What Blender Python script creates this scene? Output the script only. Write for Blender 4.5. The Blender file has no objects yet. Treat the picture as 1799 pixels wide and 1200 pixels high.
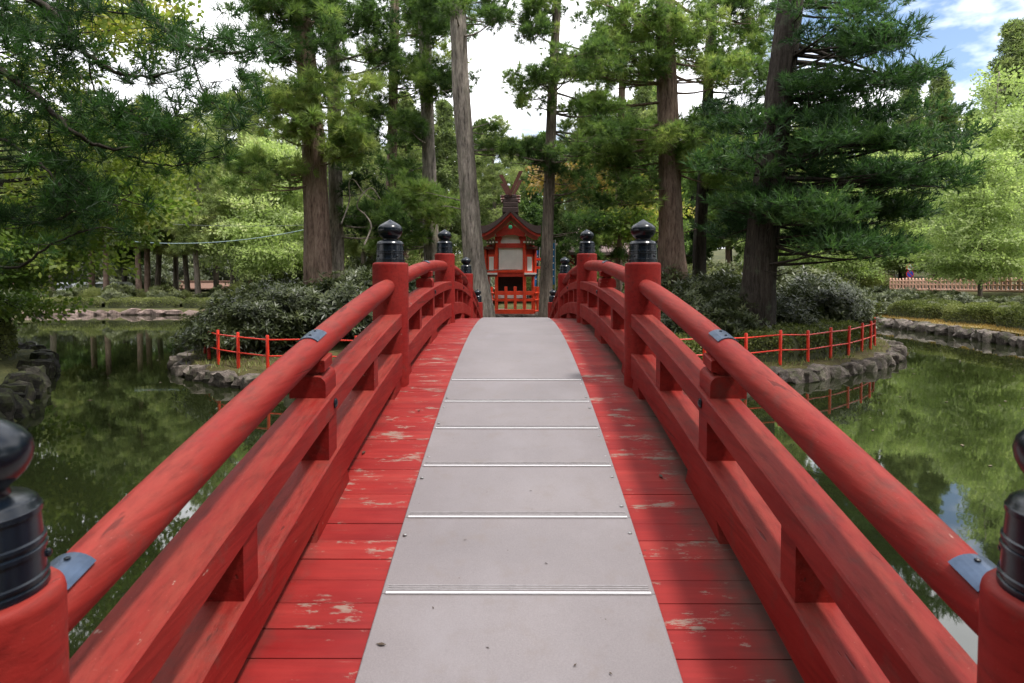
import bpy, math, random
import numpy as np
from mathutils import Vector, Matrix, Euler
R = math.radians
rng = np.random.default_rng(11)
random.seed(11)
scene = bpy.context.scene
C = scene.collection

# ------------------------------------------------------------------ camera, sky, sun, exposure
FPX = 1133.5                      # focal length in pixels of the 1799 px wide photograph
PITCH, YAW, CAMZ, CYPX = 0.04, 0.0042, 2.2, 538.4
CAM = Vector((-0.012, 0.0, CAMZ))
cam_data = bpy.data.cameras.new('camera')
cam = bpy.data.objects.new('camera', cam_data); C.objects.link(cam)
cam.location = CAM
cam.rotation_euler = (math.pi/2 - PITCH, 0, YAW)
cam_data.sensor_width = 36.0
cam_data.lens = 36.0*FPX/1799.0
cam_data.shift_y = -(600-CYPX)/1799.0   # the lens axis meets the picture above its middle
cam_data.clip_start = 0.05
cam_data.clip_end = 3000
cam_data.dof.use_dof = True
cam_data.dof.focus_distance = 6.5
cam_data.dof.aperture_fstop = 7.0
scene.camera = cam

SUN_AZ, SUN_EL = R(112), R(67)     # azimuth clockwise from +Y: the sun stands to the right, a little behind the camera
world = bpy.data.worlds.new('World'); scene.world = world; world.use_nodes = True
wn, wl = world.node_tree.nodes, world.node_tree.links
wn.clear()
w_out = wn.new('ShaderNodeOutputWorld'); w_bg = wn.new('ShaderNodeBackground')
w_sky = wn.new('ShaderNodeTexSky'); w_sky.sky_type = 'NISHITA'; w_sky.sun_disc = False
w_sky.sun_elevation = SUN_EL; w_sky.sun_rotation = SUN_AZ; w_sky.dust_density = 1.0
w_tc = wn.new('ShaderNodeTexCoord'); w_map = wn.new('ShaderNodeMapping')
w_map.inputs['Scale'].default_value = (1.0, 1.0, 2.2); w_map.inputs['Location'].default_value = (1.9, 1.7, 0.12)
w_noise = wn.new('ShaderNodeTexNoise'); w_noise.inputs['Scale'].default_value = 2.3
w_noise.inputs['Detail'].default_value = 7; w_noise.inputs['Roughness'].default_value = 0.55
w_ramp = wn.new('ShaderNodeValToRGB')
w_ramp.color_ramp.elements[0].position = 0.365; w_ramp.color_ramp.elements[0].color = (0, 0, 0, 1)
w_ramp.color_ramp.elements[1].position = 0.465; w_ramp.color_ramp.elements[1].color = (1, 1, 1, 1)
w_mix = wn.new('ShaderNodeMixRGB'); 
w_n2 = wn.new('ShaderNodeTexNoise'); w_n2.inputs['Scale'].default_value = 5.0; w_n2.inputs['Detail'].default_value = 6
w_r2 = wn.new('ShaderNodeValToRGB'); w_r2.color_ramp.elements[0].position = .32; w_r2.color_ramp.elements[0].color = (10.2, 10.3, 10.9, 1)
w_r2.color_ramp.elements[1].position = .62; w_r2.color_ramp.elements[1].color = (12.8, 12.8, 13.1, 1)
wl.new(w_map.outputs['Vector'], w_n2.inputs['Vector']); wl.new(w_n2.outputs['Fac'], w_r2.inputs['Fac']); wl.new(w_r2.outputs['Color'], w_mix.inputs['Color2'])
wl.new(w_tc.outputs['Generated'], w_map.inputs['Vector']); wl.new(w_map.outputs['Vector'], w_noise.inputs['Vector'])
wl.new(w_noise.outputs['Fac'], w_ramp.inputs['Fac']); wl.new(w_ramp.outputs['Color'], w_mix.inputs['Fac'])
wl.new(w_sky.outputs['Color'], w_mix.inputs['Color1']); wl.new(w_mix.outputs['Color'], w_bg.inputs['Color'])
w_bg.inputs['Strength'].default_value = 0.105
wl.new(w_bg.outputs['Background'], w_out.inputs['Surface'])

sun_d = bpy.data.lights.new('sun', 'SUN'); sun_d.energy = 2.4; sun_d.angle = R(6); sun_d.color = (1.0, 0.955, 0.89)
sun = bpy.data.objects.new('sun', sun_d); C.objects.link(sun)
to_sun = Vector((math.sin(SUN_AZ)*math.cos(SUN_EL), math.cos(SUN_AZ)*math.cos(SUN_EL), math.sin(SUN_EL)))
sun.rotation_euler = to_sun.to_track_quat('Z', 'Y').to_euler()
sun.location = (30, 10, 40)
scene.view_settings.view_transform = 'Standard'
scene.view_settings.look = 'None'
scene.view_settings.exposure = 1.0
scene.view_settings.gamma = 1.0
scene.render.engine = 'CYCLES'
scene.cycles.use_denoising = True
scene.cycles.max_bounces = 6
scene.cycles.diffuse_bounces = 3
scene.cycles.glossy_bounces = 3
scene.cycles.transmission_bounces = 3
scene.cycles.caustics_reflective = False
scene.cycles.caustics_refractive = False

_c, _s = math.cos(PITCH), math.sin(PITCH)
def P(px, py, d):
    """point at world depth y = d that the photograph shows at pixel (px, py)"""
    xc, yc = (px-899.5)/FPX, (CYPX-py)/FPX
    v = Vector((xc, _c+yc*_s, -_s+yc*_c))
    v = Matrix.Rotation(YAW, 3, 'Z') @ v
    return CAM + v*(d/v.y)
def PX(m, d):        # pixels to metres at depth d
    return m*d/FPX

# ------------------------------------------------------------------ object helpers
def mesh_np(name, V, F, mat=None, smooth=False, tint=None):
    """V (n,3); F list of faces or (m,3)/(m,4) int array"""
    me = bpy.data.meshes.new(name)
    V = np.asarray(V, dtype=np.float32)
    if isinstance(F, np.ndarray):
        k = F.shape[1]; m = F.shape[0]
        me.vertices.add(len(V)); me.vertices.foreach_set('co', V.ravel())
        me.loops.add(m*k); me.loops.foreach_set('vertex_index', F.astype(np.int32).ravel())
        me.polygons.add(m)
        me.polygons.foreach_set('loop_start', np.arange(0, m*k, k, dtype=np.int32))
        me.update(calc_edges=True)
    else:
        me.from_pydata([tuple(map(float, v)) for v in V], [], F)
    if tint is not None:
        a = me.attributes.new('tint', 'FLOAT', 'POINT'); a.data.foreach_set('value', np.asarray(tint, dtype=np.float32))
    if smooth:
        me.polygons.foreach_set('use_smooth', np.ones(len(me.polygons), dtype=bool))
    if mat: me.materials.append(mat)
    me.validate(); me.update()
    return me
def add(name, me, parent=None, world_coords=True):
    o = bpy.data.objects.new(name, me); C.objects.link(o)
    if parent is not None:
        o.parent = parent
        if world_coords:
            p = parent; off = Vector((0, 0, 0))
            while p is not None: off += p.location; p = p.parent
            o.location = -off
    return o
def tag(o, label=None, cat=None, group=None, kind=None):
    if label: o['label'] = label
    if cat: o['category'] = cat
    if group: o['group'] = group
    if kind: o['kind'] = kind
    return o
def thing(name, loc, label, cat, group=None):
    o = bpy.data.objects.new(name, None); C.objects.link(o); o.location = loc; o.empty_display_size = 0.2
    return tag(o, label, cat, group)
def copy_tree(o, parent=None):
    c = o.copy(); C.objects.link(c); c.parent = parent
    for ch in list(o.children): copy_tree(ch, c)
    return c

class MB:
    """collects polygons"""
    def __init__(s): s.V = []; s.F = []
    def raw(s, V, F):
        n = len(s.V); s.V += [tuple(v) for v in V]; s.F += [tuple(i+n for i in f) for f in F]; return s
    def box(s, c, size, rot=None, ch=0.0):
        hx, hy, hz = size[0]/2, size[1]/2, size[2]/2
        if ch <= 0:
            V = [(x, y, z) for x in (-hx, hx) for y in (-hy, hy) for z in (-hz, hz)]
            F = [(0, 1, 3, 2), (4, 6, 7, 5), (0, 4, 5, 1), (2, 3, 7, 6), (0, 2, 6, 4), (1, 5, 7, 3)]
        else:
            V = []; idx = {}
            for sx in (-1, 1):
                for sy in (-1, 1):
                    for sz in (-1, 1):
                        for a in range(3):
                            q = [sx*hx, sy*hy, sz*hz]
                            for b in range(3):
                                if b != a: q[b] -= (sx, sy, sz)[b]*ch
                            idx[(sx, sy, sz, a)] = len(V); V.append(tuple(q))
            F = []
            for a in range(3):
                o = [b for b in range(3) if b != a]
                for sg in (-1, 1):
                    f = []
                    for (u, v) in ((-1, -1), (1, -1), (1, 1), (-1, 1)):
                        k = [0, 0, 0]; k[a] = sg; k[o[0]] = u; k[o[1]] = v
                        f.append(idx[tuple(k)+(a,)])
                    if (sg == 1) == (a == 1): f.reverse()
                    F.append(tuple(f))
            for a in range(3):          # edges parallel to a
                o = [b for b in range(3) if b != a]
                for u in (-1, 1):
                    for v in (-1, 1):
                        k0 = [0, 0, 0]; k0[a] = -1; k0[o[0]] = u; k0[o[1]] = v
                        k1 = list(k0); k1[a] = 1
                        f = [idx[tuple(k0)+(o[0],)], idx[tuple(k1)+(o[0],)], idx[tuple(k1)+(o[1],)], idx[tuple(k0)+(o[1],)]]
                        F.append(tuple(f))
            for sx in (-1, 1):
                for sy in (-1, 1):
                    for sz in (-1, 1):
                        F.append(tuple(idx[(sx, sy, sz, a)] for a in range(3)))
        if rot is not None: V = [rot @ Vector(v) for v in V]
        c = Vector(c)
        return s.raw([tuple(Vector(v)+c) for v in V], F)
    def lathe(s, prof, c, seg=32, cap=True):
        """prof: (h, r) upward"""
        V = []; F = []
        for h, r in prof:
            for i in range(seg):
                a = 2*math.pi*i/seg; V.append((c[0]+r*math.cos(a), c[1]+r*math.sin(a), c[2]+h))
        for j in range(len(prof)-1):
            for i in range(seg):
                F.append((j*seg+i, j*seg+(i+1) % seg, (j+1)*seg+(i+1) % seg, (j+1)*seg+i))
        if cap: F.append(tuple(range(seg-1, -1, -1))); F.append(tuple((len(prof)-1)*seg+i for i in range(seg)))
        return s.raw(V, F)
    def tube(s, pts, rad, seg=6, cap=True):
        pts = [Vector(p) for p in pts]; n = len(pts)
        if not hasattr(rad, '__len__'): rad = [rad]*n
        V = []; F = []; up = Vector((0, 0, 1))
        t0 = (pts[1]-pts[0]).normalized()
        a = t0.cross(up if abs(t0.z) < .95 else Vector((1, 0, 0))).normalized()
        for i in range(n):
            t = (pts[min(i+1, n-1)]-pts[max(i-1, 0)]).normalized()
            a = (a - t*a.dot(t)).normalized(); b = t.cross(a)
            for k in range(seg):
                th = 2*math.pi*k/seg; V.append(tuple(pts[i]+(a*math.cos(th)+b*math.sin(th))*rad[i]))
        for j in range(n-1):
            for k in range(seg):
                F.append((j*seg+k, j*seg+(k+1) % seg, (j+1)*seg+(k+1) % seg, (j+1)*seg+k))
        if cap: F.append(tuple(range(seg-1, -1, -1))); F.append(tuple((n-1)*seg+i for i in range(seg)))
        return s.raw(V, F)
    def sweep(s, prof, path):
        """closed profile [(x,z)] carried along path [(cx,y,z)] (profile stays upright)"""
        m = len(prof); V = []; F = []
        for (cx, y, z) in path:
            for (a, b) in prof: V.append((cx+a, y, z+b))
        for j in range(len(path)-1):
            for i in range(m):
                F.append((j*m+i, j*m+(i+1) % m, (j+1)*m+(i+1) % m, (j+1)*m+i))
        F.append(tuple(range(m-1, -1, -1))); F.append(tuple((len(path)-1)*m+i for i in range(m)))
        return s.raw(V, F)
    def prism(s, poly, y0, y1):
        """polygon [(x,z)] extruded along y"""
        n = len(poly); V = [(x, y0, z) for x, z in poly]+[(x, y1, z) for x, z in poly]
        F = [tuple(range(n)), tuple(range(2*n-1, n-1, -1))]
        for i in range(n): F.append((i, i+n, (i+1) % n+n, (i+1) % n))
        return s.raw(V, F)
    def build(s, name, mat, parent=None, smooth=False, angle=None):
        me = bpy.data.meshes.new(name); me.from_pydata(s.V, [], s.F); me.materials.append(mat)
        bm_fix(me)
        if smooth: smooth_by_angle(me, angle or 40)
        return add(name, me, parent)
def bm_fix(me):
    import bmesh
    bm = bmesh.new(); bm.from_mesh(me); bmesh.ops.recalc_face_normals(bm, faces=bm.faces); bm.to_mesh(me); bm.free()
def smooth_by_angle(me, deg):
    import bmesh
    bm = bmesh.new(); bm.from_mesh(me)
    for f in bm.faces: f.smooth = True
    for e in bm.edges:
        if len(e.link_faces) == 2 and e.calc_face_angle(0) > R(deg): e.smooth = False
    bm.to_mesh(me); bm.free()

# ------------------------------------------------------------------ materials
def new_mat(name):
    m = bpy.data.materials.new(name); m.use_nodes = True
    nt = m.node_tree; b = nt.nodes['Principled BSDF']
    return m, nt.nodes, nt.links, b
def ramp(nodes, stops):
    r = nodes.new('ShaderNodeValToRGB'); el = r.color_ramp.elements
    while len(el) < len(stops): el.new(0.5)
    for e, (p, c) in zip(el, stops):
        e.position = p; e.color = (c[0], c[1], c[2], 1) if hasattr(c, '__len__') else (c, c, c, 1)
    return r
def noise(nodes, links, vec, scale, detail=4, rough=.55, stretch=None, loc=None):
    t = nodes.new('ShaderNodeTexNoise'); t.inputs['Scale'].default_value = scale
    t.inputs['Detail'].default_value = detail; t.inputs['Roughness'].default_value = rough
    if stretch or loc:
        mp = nodes.new('ShaderNodeMapping')
        if stretch: mp.inputs['Scale'].default_value = stretch
        if loc: mp.inputs['Location'].default_value = loc
        links.new(vec, mp.inputs['Vector']); vec = mp.outputs['Vector']
    links.new(vec, t.inputs['Vector']); return t
def mixc(nodes, links, fac, a, b, mode='MIX'):
    m = nodes.new('ShaderNodeMixRGB'); m.blend_type = mode
    for sock, v in ((m.inputs['Fac'], fac), (m.inputs['Color1'], a), (m.inputs['Color2'], b)):
        if hasattr(v, 'links') or isinstance(v, bpy.types.NodeSocket): links.new(v, sock)
        elif hasattr(v, '__len__'): sock.default_value = (v[0], v[1], v[2], 1)
        else: sock.default_value = v
    return m.outputs['Color']
def math_n(nodes, links, op, a, b=None, clamp=False):
    m = nodes.new('ShaderNodeMath'); m.operation = op; m.use_clamp = clamp
    for i, v in enumerate((a, b)):
        if v is None: continue
        if isinstance(v, bpy.types.NodeSocket): links.new(v, m.inputs[i])
        else: m.inputs[i].default_value = v
    return m.outputs[0]
def bump(nodes, links, bsdf, h, strength=.3, dist=.01):
    b = nodes.new('ShaderNodeBump'); b.inputs['Strength'].default_value = strength; b.inputs['Distance'].default_value = dist
    links.new(h, b.inputs['Height']); links.new(b.outputs['Normal'], bsdf.inputs['Normal'])

def simple(name, col, rough=.6, var=.25, scale=6.0, metallic=0.0, bmp=.15, stretch=None, spec=None):
    m, n, l, b = new_mat(name)
    tc = n.new('ShaderNodeTexCoord')
    t = noise(n, l, tc.outputs['Object'], scale, 5, .6, stretch)
    lo = [c*(1-var) for c in col]; hi = [min(1, c*(1+var)) for c in col]
    r = ramp(n, [(.3, lo), (.7, hi)]); l.new(t.outputs['Fac'], r.inputs['Fac']); l.new(r.outputs['Color'], b.inputs['Base Color'])
    b.inputs['Roughness'].default_value = rough; b.inputs['Metallic'].default_value = metallic
    if spec is not None: b.inputs['Specular IOR Level'].default_value = spec
    if bmp: bump(n, l, b, t.outputs['Fac'], bmp, .01)
    return m

def red_wood(name, deep=(.170, .0060, .0054), pale=(.212, .0165, .0125), grime=.55):
    m, n, l, b = new_mat(name)
    g = n.new('ShaderNodeNewGeometry'); pos = g.outputs['Position']
    fade = noise(n, l, pos, 2.6, 7, .66, (1, .45, 1))
    fr = ramp(n, [(.38, 0), (.66, 1)]); l.new(fade.outputs['Fac'], fr.inputs['Fac'])
    col = mixc(n, l, fr.outputs['Color'], deep, pale)
    # sun-bleached chalking on the faces that look up
    sep = n.new('ShaderNodeSeparateXYZ'); l.new(g.outputs['Normal'], sep.inputs[0])
    chalk = noise(n, l, pos, 9, 8, .7, (1.6, .22, 1))
    ck = ramp(n, [(.36, .15), (.62, 1)]); l.new(chalk.outputs['Fac'], ck.inputs['Fac'])
    upn = math_n(n, l, 'MULTIPLY', sep.outputs['Z'], ck.outputs['Color'], True)
    col = mixc(n, l, math_n(n, l, 'MULTIPLY', upn, .62), col, (.218, .046, .033))
    grain = noise(n, l, pos, 46, 5, .65, (1, .045, 1))
    gr = ramp(n, [(.30, .66), (.5, 1.0), (.70, 1.14)]); l.new(grain.outputs['Fac'], gr.inputs['Fac'])
    col = mixc(n, l, 1.0, col, gr.outputs['Color'], 'MULTIPLY')
    # drying cracks along the timber
    crk = noise(n, l, pos, 15, 3, .5, (1.3, .03, 1.3), (3, 1, 7))
    cr_ = ramp(n, [(.285, 1), (.31, 0)]); l.new(crk.outputs['Fac'], cr_.inputs['Fac'])
    col = mixc(n, l, math_n(n, l, 'MULTIPLY', cr_.outputs['Color'], .7), col, (.06, .012, .010))
    # dirt and algae
    dirt = noise(n, l, pos, 6.5, 8, .72)
    dr = ramp(n, [(.54, 0), (.72, 1)]); l.new(dirt.outputs['Fac'], dr.inputs['Fac'])
    dfac = math_n(n, l, 'MULTIPLY', dr.outputs['Color'], grime)
    col = mixc(n, l, dfac, col, (.085, .042, .034))
    # flaked spots down to primer and wood
    chip = noise(n, l, pos, 34, 4, .62, (1, .28, 1), (1, 4, 2)); area = noise(n, l, pos, 2.1, 3, .5, None, (8, 2, 3))
    ch = math_n(n, l, 'ADD', chip.outputs['Fac'], math_n(n, l, 'MULTIPLY', math_n(n, l, 'SUBTRACT', area.outputs['Fac'], .5), .45))
    cp = ramp(n, [(.735, 0), (.76, 1)]); l.new(ch, cp.inputs['Fac'])
    col = mixc(n, l, math_n(n, l, 'MULTIPLY', cp.outputs['Color'], .8), col, (.33, .22, .18))
    spk = noise(n, l, pos, 170, 2, .5)
    sr = ramp(n, [(.70, 0), (.77, 1)]); l.new(spk.outputs['Fac'], sr.inputs['Fac'])
    col = mixc(n, l, math_n(n, l, 'MULTIPLY', sr.outputs['Color'], .35), col, (.34, .17, .14))
    l.new(col, b.inputs['Base Color'])
    rr = ramp(n, [(.3, .48), (.7, .70)]); l.new(chalk.outputs['Fac'], rr.inputs['Fac']); l.new(rr.outputs['Color'], b.inputs['Roughness'])
    b.inputs['Specular IOR Level'].default_value = .14
    hsum = math_n(n, l, 'ADD', grain.outputs['Fac'], math_n(n, l, 'MULTIPLY', dirt.outputs['Fac'], .5))
    hsum = math_n(n, l, 'SUBTRACT', hsum, math_n(n, l, 'ADD', cr_.outputs['Color'], math_n(n, l, 'MULTIPLY', cp.outputs['Color'], .4)))
    bump(n, l, b, hsum, .35, .005)
    return m

def deck_mat():
    m, n, l, b = new_mat('deck_red_paint')
    g = n.new('ShaderNodeNewGeometry'); pos = g.outputs['Position']; oi = n.new('ShaderNodeObjectInfo')
    fade = noise(n, l, pos, 3.2, 6, .6, (1, 2, 1))
    tone = math_n(n, l, 'ADD', math_n(n, l, 'MULTIPLY', oi.outputs['Random'], .3), math_n(n, l, 'MULTIPLY', fade.outputs['Fac'], .8))
    r = ramp(n, [(.3, (.180, .0085, .0082)), (.62, (.242, .0175, .0145)), (.9, (.262, .036, .028))]); l.new(tone, r.inputs['Fac'])
    col = r.outputs['Color']
    grain = noise(n, l, pos, 30, 4, .6, (.07, 1, 1))
    gr = ramp(n, [(.3, .8), (.7, 1.1)]); l.new(grain.outputs['Fac'], gr.inputs['Fac'])
    col = mixc(n, l, 1.0, col, gr.outputs['Color'], 'MULTIPLY')
    sep = n.new('ShaderNodeSeparateXYZ'); l.new(pos, sep.inputs[0])
    ax = math_n(n, l, 'ABSOLUTE', sep.outputs['X'])
    # paint worn down to the wood in streaks along the grain, mostly where people step off the mat
    wear = noise(n, l, pos, 11.0, 10, .78, (.62, 2.3, 1))
    band = ramp(n, [(.44, .6), (.52, 1), (.64, .75), (.78, 0)]); l.new(ax, band.inputs['Fac'])
    patch = noise(n, l, pos, 4.2, 4, .6, (.9, 1.5, 1))
    w = math_n(n, l, 'ADD', wear.outputs['Fac'], math_n(n, l, 'MULTIPLY', band.outputs['Color'], .035))
    w = math_n(n, l, 'ADD', w, math_n(n, l, 'MULTIPLY', math_n(n, l, 'SUBTRACT', patch.outputs['Fac'], .5), .62))
    w = math_n(n, l, 'ADD', w, math_n(n, l, 'MULTIPLY', math_n(n, l, 'SUBTRACT', oi.outputs['Random'], .5), .09))
    wr = ramp(n, [(.615, 0), (.645, .85), (.72, 1)]); l.new(w, wr.inputs['Fac'])
    wood = mixc(n, l, grain.outputs['Fac'], (.15, .115, .09), (.31, .255, .21))
    col = mixc(n, l, math_n(n, l, 'MULTIPLY', wr.outputs['Color'], .82), col, wood)
    # thin scratches where paint has lifted along the grain
    scr = noise(n, l, pos, 60, 3, .6, (.035, 1.2, 1)); sc2 = ramp(n, [(.70, 0), (.74, 1)]); l.new(scr.outputs['Fac'], sc2.inputs['Fac'])
    col = mixc(n, l, math_n(n, l, 'MULTIPLY', sc2.outputs['Color'], .45), col, (.38, .25, .20))
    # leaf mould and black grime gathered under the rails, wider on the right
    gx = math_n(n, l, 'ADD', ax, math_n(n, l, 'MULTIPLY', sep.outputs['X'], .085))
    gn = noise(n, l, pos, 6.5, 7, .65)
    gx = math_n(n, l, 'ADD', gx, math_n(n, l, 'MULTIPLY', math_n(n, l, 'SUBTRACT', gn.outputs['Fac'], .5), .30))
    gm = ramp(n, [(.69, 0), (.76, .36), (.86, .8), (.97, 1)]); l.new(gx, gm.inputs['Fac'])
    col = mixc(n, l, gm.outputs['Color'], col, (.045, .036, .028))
    l.new(col, b.inputs['Base Color']); b.inputs['Specular IOR Level'].default_value = .2
    rr = ramp(n, [(.3, .45), (.7, .68)]); l.new(fade.outputs['Fac'], rr.inputs['Fac']); l.new(rr.outputs['Color'], b.inputs['Roughness'])
    hh = math_n(n, l, 'SUBTRACT', grain.outputs['Fac'], math_n(n, l, 'MULTIPLY', wr.outputs['Color'], .5))
    bump(n, l, b, hh, .3, .004)
    return m

def mat_mat():
    m, n, l, b = new_mat('grey_mat_panel')
    g = n.new('ShaderNodeNewGeometry'); pos = g.outputs['Position']
    big = noise(n, l, pos, 1.6, 5, .6); fine = noise(n, l, pos, 240, 2, .5)
    r = ramp(n, [(.3, (.145, .127, .131)), (.7, (.182, .160, .163))]); l.new(big.outputs['Fac'], r.inputs['Fac'])
    fr = ramp(n, [(.3, .86), (.7, 1.1)]); l.new(fine.outputs['Fac'], fr.inputs['Fac'])
    col = mixc(n, l, 1.0, r.outputs['Color'], fr.outputs['Color'], 'MULTIPLY')
    st = noise(n, l, pos, 11, 5, .62); sr = ramp(n, [(.54, 0), (.76, .6)]); l.new(st.outputs['Fac'], sr.inputs['Fac'])
    col = mixc(n, l, sr.outputs['Color'], col, (.142, .115, .104))
    sct = noise(n, l, pos, 3.2, 8, .7, (1, .5, 1), (4, 4, 4)); sk = ramp(n, [(.5, 0), (.72, .5)]); l.new(sct.outputs['Fac'], sk.inputs['Fac'])
    col = mixc(n, l, sk.outputs['Color'], col, (.198, .180, .190))
    vo = n.new('ShaderNodeTexVoronoi'); vo.inputs['Scale'].default_value = 19; l.new(pos, vo.inputs['Vector'])
    vr = ramp(n, [(.035, 1), (.065, 0)]); l.new(vo.outputs['Distance'], vr.inputs['Fac'])
    sel = noise(n, l, pos, 9, 2, .5); s2 = ramp(n, [(.47, 0), (.51, 1)]); l.new(sel.outputs['Fac'], s2.inputs['Fac'])
    col = mixc(n, l, math_n(n, l, 'MULTIPLY', vr.outputs['Color'], s2.outputs['Color']), col, (.06, .045, .035))
    l.new(col, b.inputs['Base Color']); b.inputs['Roughness'].default_value = .62
    bump(n, l, b, fine.outputs['Fac'], .18, .002)
    return m

def bark(name, lo, hi, moss=.0):
    m, n, l, b = new_mat(name)
    tc = n.new('ShaderNodeTexCoord'); v = tc.outputs['Object']
    a = noise(n, l, v, 5.0, 6, .65, (2.6, 2.6, .32)); c2 = noise(n, l, v, 22, 5, .6, (1.6, 1.6, .3)); big = noise(n, l, v, .9, 4, .6)
    s = math_n(n, l, 'ADD', math_n(n, l, 'MULTIPLY', a.outputs['Fac'], .6), math_n(n, l, 'MULTIPLY', c2.outputs['Fac'], .4))
    r = ramp(n, [(.36, [x*.3 for x in lo]), (.46, lo), (.6, hi), (.72, [min(1, x*1.35) for x in hi])]); l.new(s, r.inputs['Fac'])
    col = r.outputs['Color']
    br = ramp(n, [(.35, .75), (.65, 1.15)]); l.new(big.outputs['Fac'], br.inputs['Fac'])
    col = mixc(n, l, 1.0, col, br.outputs['Color'], 'MULTIPLY')
    if moss:
        mn = noise(n, l, v, 2.2, 6, .7, None, (5, 3, 1)); mr = ramp(n, [(.55, 0), (.66, 1)]); l.new(mn.outputs['Fac'], mr.inputs['Fac'])
        col = mixc(n, l, math_n(n, l, 'MULTIPLY', mr.outputs['Color'], moss), col, (.10, .125, .075))
    l.new(col, b.inputs['Base Color']); b.inputs['Roughness'].default_value = .9; b.inputs['Specular IOR Level'].default_value = .2
    bump(n, l, b, s, .9, .05)
    return m

def foliage(name, stops, trans=.3, rough=.5, spec=.3):
    m, n, l, b = new_mat(name)
    at = n.new('ShaderNodeAttribute'); at.attribute_name = 'tint'
    oi = n.new('ShaderNodeObjectInfo')
    t = math_n(n, l, 'ADD', at.outputs['Fac'], math_n(n, l, 'MULTIPLY', math_n(n, l, 'SUBTRACT', oi.outputs['Random'], .5), .22), True)
    r = ramp(n, stops); l.new(t, r.inputs['Fac'])
    l.new(r.outputs['Color'], b.inputs['Base Color']); b.inputs['Roughness'].default_value = rough; b.inputs['Specular IOR Level'].default_value = spec
    tr = n.new('ShaderNodeBsdfTranslucent')
    tcol = mixc(n, l, 1.0, r.outputs['Color'], (1.15, 1.3, .8), 'MULTIPLY'); l.new(tcol, tr.inputs['Color'])
    mx = n.new('ShaderNodeMixShader'); mx.inputs['Fac'].default_value = trans
    l.new(b.outputs['BSDF'], mx.inputs[1]); l.new(tr.outputs['BSDF'], mx.inputs[2])
    l.new(mx.outputs['Shader'], n['Material Output'].inputs['Surface'])
    return m

def stone_mat(name, lo, hi, moss=.5):
    m, n, l, b = new_mat(name)
    tc = n.new('ShaderNodeTexCoord'); oi = n.new('ShaderNodeObjectInfo'); g = n.new('ShaderNodeNewGeometry')
    v = g.outputs['Position']
    a = noise(n, l, v, 5.5, 8, .68); f = noise(n, l, v, 26, 5, .65)
    s = math_n(n, l, 'ADD', math_n(n, l, 'MULTIPLY', a.outputs['Fac'], .6), math_n(n, l, 'MULTIPLY', f.outputs['Fac'], .4))
    s2 = math_n(n, l, 'ADD', s, math_n(n, l, 'MULTIPLY', math_n(n, l, 'SUBTRACT', oi.outputs['Random'], .5), .16))
    r = ramp(n, [(.36, [x*.45 for x in lo]), (.46, lo), (.58, hi), (.68, [min(.8, x*1.6) for x in hi])]); l.new(s2, r.inputs['Fac'])
    mn = noise(n, l, v, 3.4, 6, .7); mr = ramp(n, [(.5, 0), (.6, 1)]); l.new(mn.outputs['Fac'], mr.inputs['Fac'])
    col = mixc(n, l, math_n(n, l, 'MULTIPLY', mr.outputs['Color'], moss), r.outputs['Color'], (.05, .058, .022))
    l.new(col, b.inputs['Base Color']); b.inputs['Roughness'].default_value = .88; b.inputs['Specular IOR Level'].default_value = .25
    bump(n, l, b, s, .8, .04)
    return m

def ground_mat(name, stops, scale=.8):
    m, n, l, b = new_mat(name)
    g = n.new('ShaderNodeNewGeometry'); v = g.outputs['Position']
    a = noise(n, l, v, scale, 7, .65); f = noise(n, l, v, 14, 6, .7)
    s = math_n(n, l, 'ADD', math_n(n, l, 'MULTIPLY', a.outputs['Fac'], .55), math_n(n, l, 'MULTIPLY', f.outputs['Fac'], .45))
    r = ramp(n, stops); l.new(s, r.inputs['Fac']); l.new(r.outputs['Color'], b.inputs['Base Color'])
    b.inputs['Roughness'].default_value = .95; b.inputs['Specular IOR Level'].default_value = .15
    bump(n, l, b, f.outputs['Fac'], .8, .04)
    return m

def water_mat():
    m, n, l, b = new_mat('pond_water')
    g = n.new('ShaderNodeNewGeometry'); v = g.outputs['Position']
    a = noise(n, l, v, 1.4, 4, .55, (1.0, .55, 1)); f = noise(n, l, v, 9, 3, .5, (1, .6, 1))
    big = noise(n, l, v, .12, 3, .5)
    gate = ramp(n, [(.42, .25), (.6, 1)]); l.new(big.outputs['Fac'], gate.inputs['Fac'])
    s = math_n(n, l, 'ADD', a.outputs['Fac'], math_n(n, l, 'MULTIPLY', math_n(n, l, 'MULTIPLY', f.outputs['Fac'], gate.outputs['Color']), .12))
    murk = noise(n, l, v, .3, 5, .6)
    r = ramp(n, [(.35, (.008, .011, .004)), (.65, (.014, .018, .006))]); l.new(murk.outputs['Fac'], r.inputs['Fac'])
    l.new(r.outputs['Color'], b.inputs['Base Color'])
    b.inputs['Roughness'].default_value = .025; b.inputs['IOR'].default_value = 1.45; b.inputs['Specular IOR Level'].default_value = .8
    bump(n, l, b, s, .013, .10)
    return m

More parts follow.
